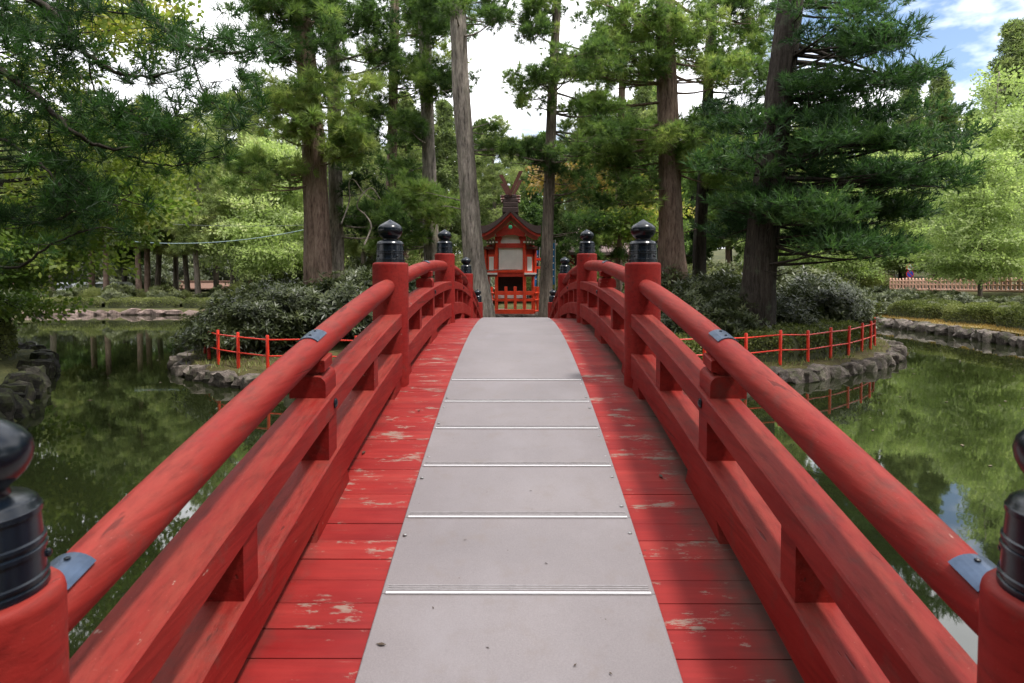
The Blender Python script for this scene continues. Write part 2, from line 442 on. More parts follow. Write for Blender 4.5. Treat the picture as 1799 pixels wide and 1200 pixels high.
M = {}
M['red'] = red_wood('red_painted_wood')
M['deck'] = deck_mat()
M['mat'] = mat_mat()
M['alu'] = simple('white_aluminium_strip', (.58, .57, .59), .4, .05, 40, 0, 0)
M['groove'] = simple('dark_strip_groove', (.26, .245, .25), .6, .2, 40, 0, 0)
M['black'] = simple('black_lacquered_bronze', (.003, .006, .011), .24, .5, 14, 0, .06, None, .38)
M['plate'] = simple('dark_metal_plate', (.05, .075, .12), .35, .3, 20, .6, .05)
M['screw'] = simple('steel_screw', (.35, .34, .33), .35, .2, 30, .8, 0)
M['vermilion'] = simple('vermilion_lacquer', (.80, .060, .016), .45, .15, 5)
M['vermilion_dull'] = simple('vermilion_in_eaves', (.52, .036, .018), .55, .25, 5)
M['plaster'] = simple('white_plaster', (.82, .80, .77), .85, .07, 4)
M['hiwada'] = simple('cypress_bark_roof', (.075, .048, .046), .9, .4, 26, 0, .6, (1, 1, 3))
M['brownwood'] = simple('brown_timber', (.13, .045, .032), .7, .3, 9)
M['darkwood'] = simple('shadowed_timber', (.022, .014, .012), .9, .3, 6)  # near-black: shade inside the shrine's opening put into the colour; wall posts share it
M['gold'] = simple('pale_metal_fitting', (.72, .66, .56), .4, .1, 9)
M['green'] = simple('green_crest', (.05, .42, .22), .4, .2, 30)
M['fence_red'] = simple('bright_red_enamel', (.62, .030, .012), .38, .18, 7, 0, .05)
M['bark_red'] = bark('cedar_bark_reddish', (.17, .11, .085), (.30, .21, .165), .25)
M['bark_grey'] = bark('cedar_bark_grey', (.20, .17, .145), (.38, .33, .28), .25)
M['bark_dark'] = bark('pine_bark_dark', (.034, .027, .022), (.066, .053, .044), .5)
M['bark_mid'] = bark('conifer_bark_brown', (.115, .092, .074), (.215, .175, .142), .35)
M['dead'] = bark('bare_pale_wood', (.20, .17, .14), (.33, .29, .25))
M['needle'] = foliage('umbrella_pine_needles', [(0, (0.0239, 0.046, 0.0175)), (0.35, (0.0828, 0.1426, 0.0442)), (0.65, (0.1978, 0.2806, 0.0828)), (1, (0.368, 0.4048, 0.1426))], 0.55)
M['needle_dark'] = foliage('shaded_pine_needles', [(0, (0.018, 0.042, 0.014)), (0.4, (0.042, 0.1, 0.026)), (0.75, (0.085, 0.17, 0.04)), (1, (0.15, 0.23, 0.06))], 0.42)  # shade on the overhanging pine is put into these darker needle colours
M['pine'] = foliage('pine_needles', [(0, (0.0168, 0.0399, 0.0189)), (0.4, (0.0525, 0.1103, 0.0399)), (0.75, (0.105, 0.189, 0.0578)), (1, (0.1785, 0.2625, 0.084))], 0.45)
M['cedar'] = foliage('cedar_sprays', [(0, (0.055, 0.08, 0.034)), (0.4, (0.18, 0.225, 0.09)), (0.75, (0.36, 0.395, 0.17)), (1, (0.5, 0.5, 0.25))], 0.52)
M['leaf'] = foliage('fresh_green_leaves', [(0, (0.108, 0.1512, 0.054)), (0.4, (0.2592, 0.324, 0.1242)), (0.75, (0.432, 0.4968, 0.216)), (1, (0.5616, 0.5832, 0.3024))], 0.52)
M['maple'] = foliage('yellowing_maple_leaves', [(0, (0.0504, 0.0874, 0.0202)), (0.4, (0.126, 0.1932, 0.037)), (0.8, (0.2856, 0.3192, 0.0672)), (1, (0.4536, 0.3864, 0.1008))], 0.48)
M['rust'] = foliage('turning_maple_leaves', [(0, (0.13, 0.1105, 0.0325)), (0.5, (0.286, 0.195, 0.0585)), (1, (0.442, 0.26, 0.091))], .42)
M['rhodo'] = foliage('rhododendron_leaves', [(0, (0.0221, 0.0306, 0.011)), (0.4, (0.0578, 0.0731, 0.0255)), (0.8, (0.1232, 0.1403, 0.0527)), (1, (0.2125, 0.221, 0.0978))], 0.24, .42, .45)
M['hedge_leaf'] = foliage('clipped_azalea_leaves', [(0, (0.0425, 0.0561, 0.017)), (0.4, (0.1232, 0.1445, 0.0425)), (0.8, (0.221, 0.238, 0.0782)), (1, (0.289, 0.289, 0.119))], 0.32)
M['hedge_core'] = simple('hedge_twigs', (.05, .055, .022), .95, .4, 8)
M['stone'] = stone_mat('bank_stone', (.062, .050, .043), (.15, .125, .108), .55)
M['stone_pink'] = stone_mat('far_bank_stone', (.10, .07, .06), (.22, .16, .14), .2)
M['stone_dark'] = stone_mat('shaded_bank_stone', (.012, .011, .009), (.03, .027, .021), .75)  # darker, mossier copy of the bank stone; the near bank's shade is in its colour
M['soil'] = ground_mat('mossy_island_soil', [(.36, (.035, .024, .015)), (.47, (.062, .050, .022)), (.56, (.085, .078, .028)), (.66, (.14, .105, .055))], 1.2)
M['grass'] = ground_mat('woodland_floor', [(.35, (.022, .026, .012)), (.47, (.045, .050, .02)), (.57, (.08, .078, .03)), (.66, (.13, .10, .05))], .35)
M['drygrass'] = ground_mat('dry_grass_bank', [(.36, (.12, .085, .035)), (.5, (.22, .16, .065)), (.62, (.27, .22, .09))], 1.5)
M['road'] = ground_mat('gravel_drive', [(.36, (.19, .17, .15)), (.6, (.32, .29, .26))], .6)
M['water'] = water_mat()
M['concrete'] = simple('brown_concrete_post', (.56, .33, .24), .8, .25, 8)
M['tile'] = simple('bark_shingle_roof', (.20, .115, .085), .9, .3, 10, 0, .5, (1, 1, 6))
M['claywall'] = simple('ochre_clay_wall', (.38, .30, .22), .9, .15, 3)
M['hallroof'] = simple('weathered_hall_roof', (.25, .185, .175), .85, .25, 8, 0, .4)
M['carwhite'] = simple('white_car_paint', (.74, .75, .76), .25, .04, 2, 0, 0)
M['glass'] = simple('dark_window_glass', (.02, .024, .028), .08, .2, 2, 0, 0)
M['tyre'] = simple('rubber_tyre', (.015, .015, .015), .85, .2, 9)
M['bannerblue'] = simple('blue_banner_cloth', (.012, .14, .34), .8, .2, 6)
M['signred'] = simple('sign_red', (.62, .03, .03), .4, .05, 5, 0, 0)
M['signwhite'] = simple('sign_white', (.78, .78, .78), .4, .05, 5, 0, 0)
M['signblue'] = simple('sign_blue', (.03, .07, .52), .4, .05, 5, 0, 0)
M['pole'] = simple('grey_pole', (.42, .42, .42), .5, .1, 5)
M['wire'] = simple('cable_sheath', (.22, .30, .30), .5, .1, 5, 0, 0)
M['wire_dark'] = simple('dark_cable_sheath', (.10, .11, .10), .6, .1, 5, 0, 0)
M['float'] = simple('floating_leaf', (.12, .09, .05), .6, .4, 9)
M['deadleaf'] = simple('dry_leaf', (.055, .036, .022), .8, .5, 30)

# ------------------------------------------------------------------ terrain, pond, island
POND = [(-2.2, .7), (-4.2, 2.2), (-6.2, 5.5), (-7.9, 9.6), (-10.0, 13.2), (-12.3, 16.9), (-15.5, 19), (-22, 23), (-30, 31), (-33, 38), (-30, 41.5), (-22, 41.6), (-14, 41.8), (-4, 43),
        (6, 43), (13, 41), (17, 36), (17.9, 32), (17.7, 27), (17.0, 21.5), (16.0, 15), (13.5, 8), (8.5, 3.2), (2.2, .7)]
def poly_sdf(pts, X, Y):
    """signed distance, negative inside"""
    d = np.full(X.shape, 1e9); inside = np.zeros(X.shape, bool); n = len(pts)
    for i in range(n):
        ax, ay = pts[i]; bx, by = pts[(i+1) % n]
        ex, ey = bx-ax, by-ay
        t = np.clip(((X-ax)*ex+(Y-ay)*ey)/(ex*ex+ey*ey), 0, 1)
        d = np.minimum(d, np.hypot(X-ax-t*ex, Y-ay-t*ey))
        cond = ((ay > Y) != (by > Y)) & (X < (bx-ax)*(Y-ay)/(by-ay+1e-12)+ax)
        inside ^= cond
    return np.where(inside, -d, d)
def sm(a, b, x):
    t = np.clip((x-a)/(b-a), 0, 1); return t*t*(3-2*t)
def land_z(X, Y):
    X = np.asarray(X, float); Y = np.asarray(Y, float)
    sd = poly_sdf(POND, X, Y)
    h = -.9+1.28*sm(-.9, .15, sd)                       # bank top about 0.38 m over the water
    h += sm(.8, 3.5, sd)*.22*sm(8, 22, Y)
    h += sm(22, 29, X)*sm(20, 34, Y)*.95                # right: the drive lies higher
    h += sm(60, 180, Y)*9.0                              # wooded rise behind
    h += sm(40, 140, np.abs(X))*6.0
    h += .06*np.sin(X*.9+Y*.31)*np.cos(Y*.7-X*.2)*sm(.5, 3, sd)
    return h
_lx = np.arange(-70, 70.01, .5); _ly = np.arange(-60, 125.01, .5)
_LZ = land_z(*np.meshgrid(_lx, _ly))
def _bil(G, x0, y0, st, x, y):
    fx = min(max((x-x0)/st, 0), G.shape[1]-1.001); fy = min(max((y-y0)/st, 0), G.shape[0]-1.001); i, j = int(fx), int(fy); u, v = fx-i, fy-j
    return (G[j, i]*(1-u)+G[j, i+1]*u)*(1-v)+(G[j+1, i]*(1-u)+G[j+1, i+1]*u)*v
def lz(x, y): return float(_bil(_LZ, -70, -60, .5, x, y))
gx = np.concatenate([[-1500, -600, -300, -150, -100, -75, -60, -50], np.arange(-44, 44.1, .8), [50, 60, 75, 100, 150, 300, 600, 1500]])
gy = np.concatenate([[-1200, -400, -120, -50, -25, -12, -6], np.arange(-3, 52.1, .8), [56, 62, 70, 80, 95, 115, 140, 180, 260, 500, 1000, 2500]])
GX, GY = np.meshgrid(gx, gy)
GZ = land_z(GX, GY)
nx, ny = len(gx), len(gy)
idx = np.arange(nx*ny).reshape(ny, nx)
F = np.stack([idx[:-1, :-1].ravel(), idx[:-1, 1:].ravel(), idx[1:, 1:].ravel(), idx[1:, :-1].ravel()], 1)
g = add('ground', mesh_np('ground', np.stack([GX.ravel(), GY.ravel(), GZ.ravel()], 1), F, M['grass'], True)); g['kind'] = 'structure'
wv = [(-60, -10, 0), (60, -10, 0), (60, 60, 0), (-60, 60, 0)]
o = add('pond_water', mesh_np('pond_water', wv, [(0, 1, 2, 3)], M['water'])); o['kind'] = 'structure'

# fence line of the island, read from the photograph (x, y); bank edge lies outside it
ISL_F = [(-4.1, 13.35), (-5.2, 13.55), (-6.05, 14.05), (-6.8, 14.7), (-7.4, 15.5), (-7.9, 16.35), (-8.25, 17.2), (-8.5, 18.2), (-8.6, 19.2), (-8.5, 20.4), (-8.2, 22), (-7.4, 24.5), (-5.4, 27), (-2.6, 28.8), (.8, 29.6), (4.4, 29.3),
         (7.8, 28), (10.2, 26), (11.5, 23.6), (11.7, 21.8), (11.3, 20.3), (10.55, 18.9), (9.75, 17.75), (8.95, 16.85), (8.05, 16.0), (7.1, 15.25), (6.12, 14.6), (5.15, 14.1), (4.1, 13.75), (2.2, 13.5), (0, 13.4), (-2.2, 13.3)]
def smooth_closed(pts, n):
    pts = [Vector((p[0], p[1], 0)) for p in pts]; out = []; m = len(pts)
    for i in range(m):
        p0, p1, p2, p3 = pts[i-1], pts[i], pts[(i+1) % m], pts[(i+2) % m]
        for k in range(n):
            t = k/n
            out.append(.5*((2*p1)+(p2-p0)*t+(2*p0-5*p1+4*p2-p3)*t*t+(3*p1-p0-3*p2+p3)*t**3))
    return out
isl = smooth_closed(ISL_F, 3)
cen = Vector((1.2, 21.5, 0))
_ISD = poly_sdf(ISL_F, *np.meshgrid(np.arange(-14, 16.01, .25), np.arange(9, 34.01, .25)))
def island_z(x, y):
    t = min(max(-float(_bil(_ISD, -14, 9, .25, x, y))/5, 0), 1)
    return .30+.40*t*t*(3-2*t)+.03*math.sin(x*2.1+y)*math.cos(y*1.7)
rings = [(1.10, -.5), (1.085, .10), (1.055, .30), (1.0, .30), (.93, None), (.8, None), (.6, None), (.4, None), (.2, None)]
V = []; F = []; m = len(isl)
for k, (sc, z) in enumerate(rings):
    for i, p in enumerate(isl):
        q = cen+(p-cen)*1.0
        dvec = (p-cen); L = dvec.length
        if sc >= 1: q = p+dvec.normalized()*((sc-1)*6.0)
        else: q = cen+dvec*sc
        zz = z if z is not None else island_z(q.x, q.y)
        V.append((q.x, q.y, zz+rng.normal(0, .015)))
for k in range(len(rings)-1):
    for i in range(m): F.append((k*m+i, k*m+(i+1) % m, (k+1)*m+(i+1) % m, (k+1)*m+i))
V.append((cen.x, cen.y, .72)); base = (len(rings)-1)*m
for i in range(m): F.append((base+i, base+(i+1) % m, len(V)-1))
island = add('island', mesh_np('island', V, F, M['soil'], True)); island['kind'] = 'structure'

# rocks: a few shared meshes
def rock_mesh(seed, mat, sub=2):
    import bmesh
    r = np.random.default_rng(seed)
    bm = bmesh.new(); bmesh.ops.create_cube(bm, size=1.0)
    bmesh.ops.subdivide_edges(bm, edges=bm.edges[:], cuts=4, use_grid_fill=True)
    planes = [(Vector(r.normal(size=3)).normalized(), r.uniform(.34, .50)) for _ in range(11)]
    ph = r.uniform(0, 9, 9)
    for v in bm.verts:
        p = v.co.copy(); p = p.lerp(p.normalized()*.56, .36)
        for nrm, d in planes:
            e = p.dot(nrm)-d
            if e > 0: p -= nrm*e*.95
        p += p.normalized()*(.030*(math.sin(p.x*9+ph[0])*math.cos(p.y*11+ph[1])+math.sin(p.z*13+ph[2]+p.x*5))+.018*math.sin(p.x*27+ph[3])*math.sin(p.z*23+ph[4])+r.normal(0, .012))
        v.co = p
    me = bpy.data.meshes.new('stone'); bm.to_mesh(me); bm.free(); me.materials.append(mat)
    smooth_by_angle(me, 24)
    return me
ROCKS = {k: [rock_mesh(s+7*i, M[k]) for s in range(7)] for i, k in enumerate(('stone', 'stone_pink', 'stone_dark'))}
def stone_row(parent, pts, kind, step=(.42, .7), h=(.42, .62), z0=.02, depth=.55, out=0.0):
    """stones laid along a polyline of (x,y); each an object of its own"""
    pts = [Vector((p[0], p[1], 0)) for p in pts]
    off = Vector((0, 0, 0)); p = parent
    while p is not None: off += p.location; p = p.parent
    seg = 0; pos = 0.0; total = sum((pts[i+1]-pts[i]).length for i in range(len(pts)-1))
    s = 0.0
    while s < total:
        w = random.uniform(*step); mid = s+w/2; acc = 0
        for i in range(len(pts)-1):
            L = (pts[i+1]-pts[i]).length
            if acc+L >= mid or i == len(pts)-2:
                t = (mid-acc)/L; q = pts[i].lerp(pts[i+1], min(t, 1)); dr = (pts[i+1]-pts[i]).normalized(); break
            acc += L
        nrm = Vector((dr.y, -dr.x, 0))
        hh = random.uniform(*h)
        o = bpy.data.objects.new('stone', random.choice(ROCKS[kind])); C.objects.link(o); o.parent = parent
        o.location = q+nrm*(out+random.uniform(-.06, .06))+Vector((0, 0, z0+hh*.18+random.uniform(-.03, .05)))-off
        o.scale = (w*1.18, depth*random.uniform(.9, 1.25), hh*1.2)
        o.rotation_euler = (random.uniform(-.12, .12), random.uniform(-.12, .12), math.atan2(dr.y, dr.x)+random.uniform(-.15, .15))
        s += w
edge = [p+(p-cen).normalized()*.46 for p in isl]+[isl[0]+(isl[0]-cen).normalized()*.46]
stone_row(island, [(p.x, p.y) for p in edge], 'stone', (.22, .56), (.36, .43), -.02, .55)
def bank(name, pts, kind, **kw):
    o = bpy.data.objects.new(name, None); C.objects.link(o); o.location = (pts[0][0], pts[0][1], 0); o['kind'] = 'structure'
    stone_row(o, pts, kind, **kw); return o
bank('left_far_bank', [(-33, 36.5), (-32.3, 39.3), (-30, 41.3), (-22, 41.4), (-14, 41.6), (-4, 42.8), (6, 42.8), (13, 40.8), (17, 35.8)], 'stone_pink', step=(.5, 1.1), h=(.42, .50), z0=-.04)
bank('right_bank', [(17, 36), (17.8, 32), (17.6, 27), (16.9, 21.5), (15.9, 15), (13.4, 8), (8.4, 3.2)], 'stone', step=(.30, .7), h=(.44, .55))
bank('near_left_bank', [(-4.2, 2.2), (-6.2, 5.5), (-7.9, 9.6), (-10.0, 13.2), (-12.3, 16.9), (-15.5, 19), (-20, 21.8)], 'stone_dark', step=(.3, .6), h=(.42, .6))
# strip of dry grass behind the right bank's stones
def strip(name, pts, w0, w1, mat, dz):
    V = []; F = []
    for i, (x, y) in enumerate(pts):
        a = Vector(pts[max(i-1, 0)]); b = Vector(pts[min(i+1, len(pts)-1)]); d = (b-a).normalized(); n = Vector((-d.y, d.x))
        for k in range(5):
            q = Vector((x, y))+n*(w0+(w1-w0)*k/4); V.append((q.x, q.y, lz(q.x, q.y)+dz))
    for i in range(len(pts)-1):
        for k in range(4): F.append((i*5+k, i*5+k+1, (i+1)*5+k+1, (i+1)*5+k))
    me = mesh_np(name, V, F, mat, True); bm_fix(me)
    o = add(name, me); o['kind'] = 'structure'; return o
strip('grass_verge', [(16.1, 15), (16.4, 18), (16.95, 21.5), (17.3, 24), (17.65, 27), (17.8, 29.5), (17.85, 32), (17.4, 34)], -.25, -1.5, M['drygrass'], .035)
strip('gravel_drive', [(33, 30), (32, 40), (30, 50), (22, 58), (0, 62), (-30, 60), (-60, 58)], -2.5, 2.5, M['road'], .05)

# ------------------------------------------------------------------ the arched bridge
Y1, SPAN, HALF = .9751, 3.3778, .85
YC, ZC, KC = Y1+2*SPAN, CAMZ-.5019, .0353
def dz(y): return ZC-KC/2*(y-YC)**2
def slope(y): return -KC*(y-YC)
bridge = thing('arched_bridge', (0, 0, 0), 'red arched wooden footbridge with black onion finials and a grey mat', 'bridge')
# planks
pl = MB(); pl.box((0, 0, -.025), (2.06, .1163, .05), None, .0007)
plank_me = pl.build('plank', M['deck'], bridge).data
bpy.data.objects.remove(bpy.data.objects['plank'])
y = -1.0; k = 0
while y < 16.3:
    o = bpy.data.objects.new('plank', plank_me); C.objects.link(o); o.parent = bridge
    o.location = (random.uniform(-.006, .006), y, dz(y)+random.uniform(-.0007, .0007)); o.rotation_euler = (math.atan(slope(y)), random.uniform(-.001, .001), 0)
    y += .1165; k += 1
# mat panels with white nosing strips
strips = [2.113, 2.572, 3.023, 3.484, 3.927, 4.402]
edges = [-.9, -.3, .22, .70, 1.17, 1.64]+strips+[6.3, 8.2, 10.1, 12.0, 13.9, 15.8]
for a, b in zip(edges[:-1], edges[1:]):
    n = max(2, int((b-a)/.16)+1); path = [(0, a+.0015+(b-a-.003)*i/(n-1), 0) for i in range(n)]
    path = [(0, yy, dz(yy)+.004) for _, yy, _ in path]
    hw = .4575
    pb = MB(); pb.sweep([(-hw, 0), (hw, 0), (hw, .008), (hw-.003, .0105), (-hw+.003, .0105), (-hw, .008)], path)
    pan = pb.build('mat_panel', M['mat'], bridge)
    if b-a < .62:
        for kk, yy in enumerate((a+.1, b-.1)):
            for sx in (-1, 1):
                if random.random() < .8:
                    sb = MB(); sb.lathe([(0, .008), (.002, .0078), (.0035, .005), (.004, .001)], (sx*.434, yy+random.uniform(-.03, .03), dz(yy)+.0135), 10); sb.build('screw', M['screw'], pan, True)
    if a in strips or a in (1.64, 1.17, .70):
        sb = MB()
        for q in range(3): sb.box((0, a+.020+.0105*q, dz(a+.020+.0105*q)+.0150), (.880, .0045, .002))
        sb.build('strip_groove', M['groove'], pan)
        sb = MB(); sb.box((0, a+.0, dz(a)+.0172), (.885, .012, .006), None, .001); sb.build('nosing_strip', M['alu'], pan)
# posts with finials
fin = [(0, .099), (.010, .099), (.012, .0955), (.016, .0955), (.018, .0985), (.022, .0985), (.024, .0950), (.057, .0935), (.059, .0965), (.065, .0965), (.067, .0930), (.072, .0930), (.074, .0958), (.079, .0955), (.081, .0918),
       (.117, .0895), (.119, .0922), (.127, .0915), (.129, .0885), (.137, .086), (.143, .078), (.147, .062), (.150, .052), (.160, .0495), (.165, .053), (.172, .062), (.185, .073), (.203, .0815), (.220, .0835), (.236, .0795), (.250, .068),
       (.261, .052), (.271, .034), (.280, .018), (.287, .007), (.290, .001)]
for i in range(5):
    yy = Y1+i*SPAN; zz = dz(yy)
    for sx in (-1, 1):
        pb = MB(); top = .824
        pb.lathe([(-.75, .12), (top-.018, .12), (top-.012, .119), (top-.006, .1165), (top-.002, .112), (top, .105)], (sx*HALF, yy, zz), 40)
        post = pb.build('post', M['red'], bridge, True, 50)
        fb = MB(); fb.lathe(fin, (sx*HALF, yy, zz+top), 40)
        f = fb.build('finial', M['black'], post, True, 50)
        for a in (.6, 2.2, 3.9, 5.4):
            nb = MB(); nb.lathe([(-.006, .004), (-.003, .0065), (.003, .0065), (.006, .004)], (sx*HALF+.0955*math.cos(a), yy+.0955*math.sin(a), zz+top+.042), 8); nb.build('rivet', M['black'], post, True)
def rect(w, z0, z1, c=.006):
    h = w/2
    return [(-h+c, z0), (h-c, z0), (h, z0+c), (h, z1-c), (h-c, z1), (-h+c, z1), (-h, z1-c), (-h, z0+c)]
circ = lambda r, n=24: [(r*math.cos(2*math.pi*k/n), r*math.sin(2*math.pi*k/n)) for k in range(n)]
for i in range(4):
    ya, yb = Y1+i*SPAN, Y1+(i+1)*SPAN
    ym = (ya+yb)/2
    for sx in (-1, 1):
        X0 = sx*HALF
        ys = np.linspace(ya+.06, yb-.06, 25)
        XR = sx*(HALF-.02)
        mb = MB(); mb.sweep(rect(.14, .400, .493, .006), [(XR, t, dz(t)) for t in ys]); mid = mb.build('middle_rail', M['red'], bridge)
        mb = MB(); mb.sweep(rect(.14, .073, .231, .006), [(XR, t, dz(t)) for t in ys]); mb.build('lower_rail', M['red'], bridge)
        hy = np.linspace(ya+.08, yb-.08, 33); mb = MB(); m0 = 24; V = []; F = []
        for t in hy:                                       # the round handrail thins towards the posts
            u = min(t-ya, yb-t); rr = .0575-.009*max(0, 1-(u-.08)/.35)**2
            for (a, b) in circ(rr): V.append((X0+a, t, dz(t)+.675+b))
        for j in range(len(hy)-1):
            for q in range(m0): F.append((j*m0+q, j*m0+(q+1) % m0, (j+1)*m0+(q+1) % m0, (j+1)*m0+q))
        mb.raw(V, F); hr = mb.build('handrail', M['red'], bridge, True, 60)
        for py_ in (ym, ya+.19) if i in (0,) else (ym,):   # dark plate let into the top of the handrail
            L = .065 if py_ == ym else .04; V = []; F = []
            ang = np.linspace(R(48), R(132), 9)
            for t in (py_-L, py_+L):
                for rr in (.0585, .0625):
                    for a in ang: V.append((X0+rr*math.cos(a), t, dz(t)+.675+rr*math.sin(a)))
            n9 = 9
            for q in range(8):
                F += [(9+q, 9+q+1, 27+q+1, 27+q), (q, q+1, 9+q+1, 9+q), (18+q, 18+q+1, 27+q+1, 27+q), (q, q+1, 18+q+1, 18+q)]
            F += [(0, 9, 27, 18), (8, 17, 35, 26)]
            pb = MB(); pb.raw(V, F); pb.build('cover_plate', M['plate'], hr)
            for t in (py_-L*.5, py_+L*.5):
                sb = MB(); sb.lathe([(0, .006), (.002, .006), (.004, .003)], (X0, t, dz(t)+.675+.0625), 8); sb.build('rivet', M['black'], hr)
        # struts between the rails
        for fr in (.25, .5, .75):
            t = ya+(yb-ya)*fr; w = .115 if fr == .5 else .10
            sb = MB(); sb.sweep([(-.060, .229), (.060, .229), (.060, .402), (-.060, .402)], [(XR, t-w/2, dz(t-w/2)), (XR, t+w/2, dz(t+w/2))]); sb.build('strut', M['red'], bridge)
        # capital that carries the handrail: block with rounded shoulders, neck, saddle
        prof = []
        hw = .074
        for a in np.linspace(0, 90, 7): prof.append((hw-.034+.034*math.cos(R(a)), .543+.036*math.sin(R(a))))
        prof = [(hw, .492)]+prof
        poly = prof+[(-a, b) for a, b in reversed(prof)]
        cb = MB(); cb.sweep(poly, [(X0, ym-.075, dz(ym-.075)), (X0, ym+.075, dz(ym+.075))]); cap_ = cb.build('capital_block', M['red'], bridge)
        nb = MB(); nb.sweep([(-.036, .57), (.036, .57), (.036, .60), (-.036, .60)], [(X0, ym-.045, dz(ym-.045)), (X0, ym+.045, dz(ym+.045))]); nb.build('neck', M['red'], cap_)
        nb = MB(); nb.sweep(rect(.13, .592, .640, .004), [(X0, ym-.055, dz(ym-.055)), (X0, ym+.055, dz(ym+.055))]); nb.build('saddle', M['red'], cap_)
        # black bolt on the inner face of the middle rail
        bb = MB(); V = []
        bb.lathe([(0, .021), (.004, .021), (.008, .016), (.011, .006)], (0, 0, 0), 14)
        V = [(X0-sx*(.0905+v[2]), ym+v[0], dz(ym)+.446+v[1]) for v in bb.V]; b2 = MB(); b2.raw(V, bb.F); b2.build('bolt', M['black'], mid, True)
        # spacer blocks between deck and lower rail
        for (c0, c1) in ((ya+.10, ya+.34), (ym-.25, ym+.25), (yb-.34, yb-.10)):
            V = []; F = []
            e = .045
            for (yy_, zz_) in ((c0, 0), (c0+e, .075), (c1-e, .075), (c1, 0)):
                for a in (-.064, .064): V.append((XR+a, yy_, dz(yy_)+zz_-(.004 if zz_ == 0 else 0)))
            F = [(0, 2, 4, 6), (1, 7, 5, 3), (0, 1, 3, 2), (2, 3, 5, 4), (4, 5, 7, 6), (6, 7, 1, 0)]
            sb = MB(); sb.raw(V, F); sb.build('spacer_block', M['red'], bridge)
# girders and edge boards under the deck
for sx in (-.62, .62):
    gb = MB(); gb.sweep(rect(.22, -.42, -.053, .01), [(sx, t, dz(t)) for t in np.linspace(-1, 16.3, 40)]); gb.build('girder', M['red'], bridge)
for sx in (-1, 1):
    gb = MB(); gb.sweep(rect(.04, -.20, -.004, .004), [(sx*1.053, t, dz(t)) for t in np.linspace(-1, 16.3, 40)]); gb.build('edge_board', M['red'], bridge)
# abutments at both ends
for nm, ya, yb in (('near', -1.6, .5), ('far', 14.9, 17.0)):
    ab = thing('stone_abutment', (0, (ya+yb)/2, 0), 'rough stone abutment under the %s end of the red bridge' % nm, 'abutment')
    for r_ in range(2):
        for q in range(5):
            o = bpy.data.objects.new('stone', ROCKS['stone'][(q+3*r_) % 7]); C.objects.link(o); o.parent = ab
            o.location = (-1.0+q*.5, (.75 if nm == 'near' else -.75), -.05+.38*r_); o.scale = (.55, 1.0, .5)
    mb = MB(); mb.box((0, (ya+yb)/2, -.1), (2.6, yb-ya-.5, .9)); mb.build('core', M['stone'], ab)

# ------------------------------------------------------------------ foliage machinery
def rot_frames(ax, roll):
    """(n,3,3) matrices whose third column is ax"""
    ax = ax/np.linalg.norm(ax, axis=1, keepdims=True)
    h = np.where(np.abs(ax[:, 2:3]) < .9, np.array([[0, 0, 1.0]]), np.array([[1.0, 0, 0]]))
    u = np.cross(h, ax); u /= np.linalg.norm(u, axis=1, keepdims=True); v = np.cross(ax, u)
    c, s = np.cos(roll)[:, None], np.sin(roll)[:, None]
    return np.stack([u*c+v*s, -u*s+v*c, ax], axis=2)
def t_needles(r, n=16, L=1.0, w=.055, spread=(18, 78), back=.12):
    V = []; F = []
    for i in range(n):
        a = 2*math.pi*(i/n)+r.uniform(-.3, .3); t = R(r.uniform(*spread)); l = L*r.uniform(.75, 1.1)
        d = np.array([math.sin(t)*math.cos(a), math.sin(t)*math.sin(a), math.cos(t)])
        s = np.cross(d, r.normal(size=3)); s /= np.linalg.norm(s)
        b = np.array([0, 0, r.uniform(-back, back)])
        k = len(V); V += [b-s*w*.5, b+s*w*.5, b+d*l+np.array([0, 0, -.08*l*math.sin(t)])]; F.append((k, k+1, k+2))
    return np.array(V), np.array(F)
def t_pine(r, n=18):
    """needles along a short shoot"""
    V = []; F = []
    for i in range(n):
        z = r.uniform(-.55, .35); a = r.uniform(0, 2*math.pi); t = R(r.uniform(18, 58)); l = r.uniform(.4, .62)
        d = np.array([math.sin(t)*math.cos(a), math.sin(t)*math.sin(a), math.cos(t)])
        s = np.cross(d, r.normal(size=3)); s /= np.linalg.norm(s); b = np.array([0, 0, z])
        k = len(V); V += [b-s*.036, b+s*.036, b+d*l]; F.append((k, k+1, k+2))
    return np.array(V), np.array(F)
def t_whorl(r, n=9):
    """rhododendron whorl: drooping lance-shaped leaves (two triangles each)"""
    V = []; F = []
    for i in range(n):
        a = 2*math.pi*i/n+r.uniform(-.3, .3); t = R(r.uniform(45, 112)); l = r.uniform(.75, 1.1); w = .115
        d = np.array([math.sin(t)*math.cos(a), math.sin(t)*math.sin(a), math.cos(t)])
        s = np.cross(d, np.array([0, 0, 1.0])); s /= np.linalg.norm(s); nn = np.cross(s, d)
        k = len(V); V += [d*.08, d*l*.5+s*w+nn*.03, d*l, d*l*.5-s*w+nn*.03]; F += [(k, k+1, k+2), (k, k+2, k+3)]
    return np.array(V), np.array(F)
def t_spray(r, n=14, lw=.15):
    """flat layered spray of small leaves round +z = outward"""
    V = []; F = []
    for i in range(n):
        z = r.uniform(0, 1); side = r.normal(0, .30)*(1.1-.5*z); up = r.normal(0, .07)
        p = np.array([side, up, z])
        d = np.array([np.sign(side)*r.uniform(.3, 1), r.uniform(-.5, .15), r.uniform(.1, .9)]); d /= np.linalg.norm(d)
        s = np.cross(d, np.array([0, 1.0, 0])+r.normal(0, .45, 3)); s /= np.linalg.norm(s)
        l = r.uniform(.16, .26)
        k = len(V); V += [p, p+d*l*.5+s*lw*.5, p+d*l, p+d*l*.5-s*lw*.5]; F += [(k, k+1, k+2), (k, k+2, k+3)]
    return np.array(V), np.array(F)
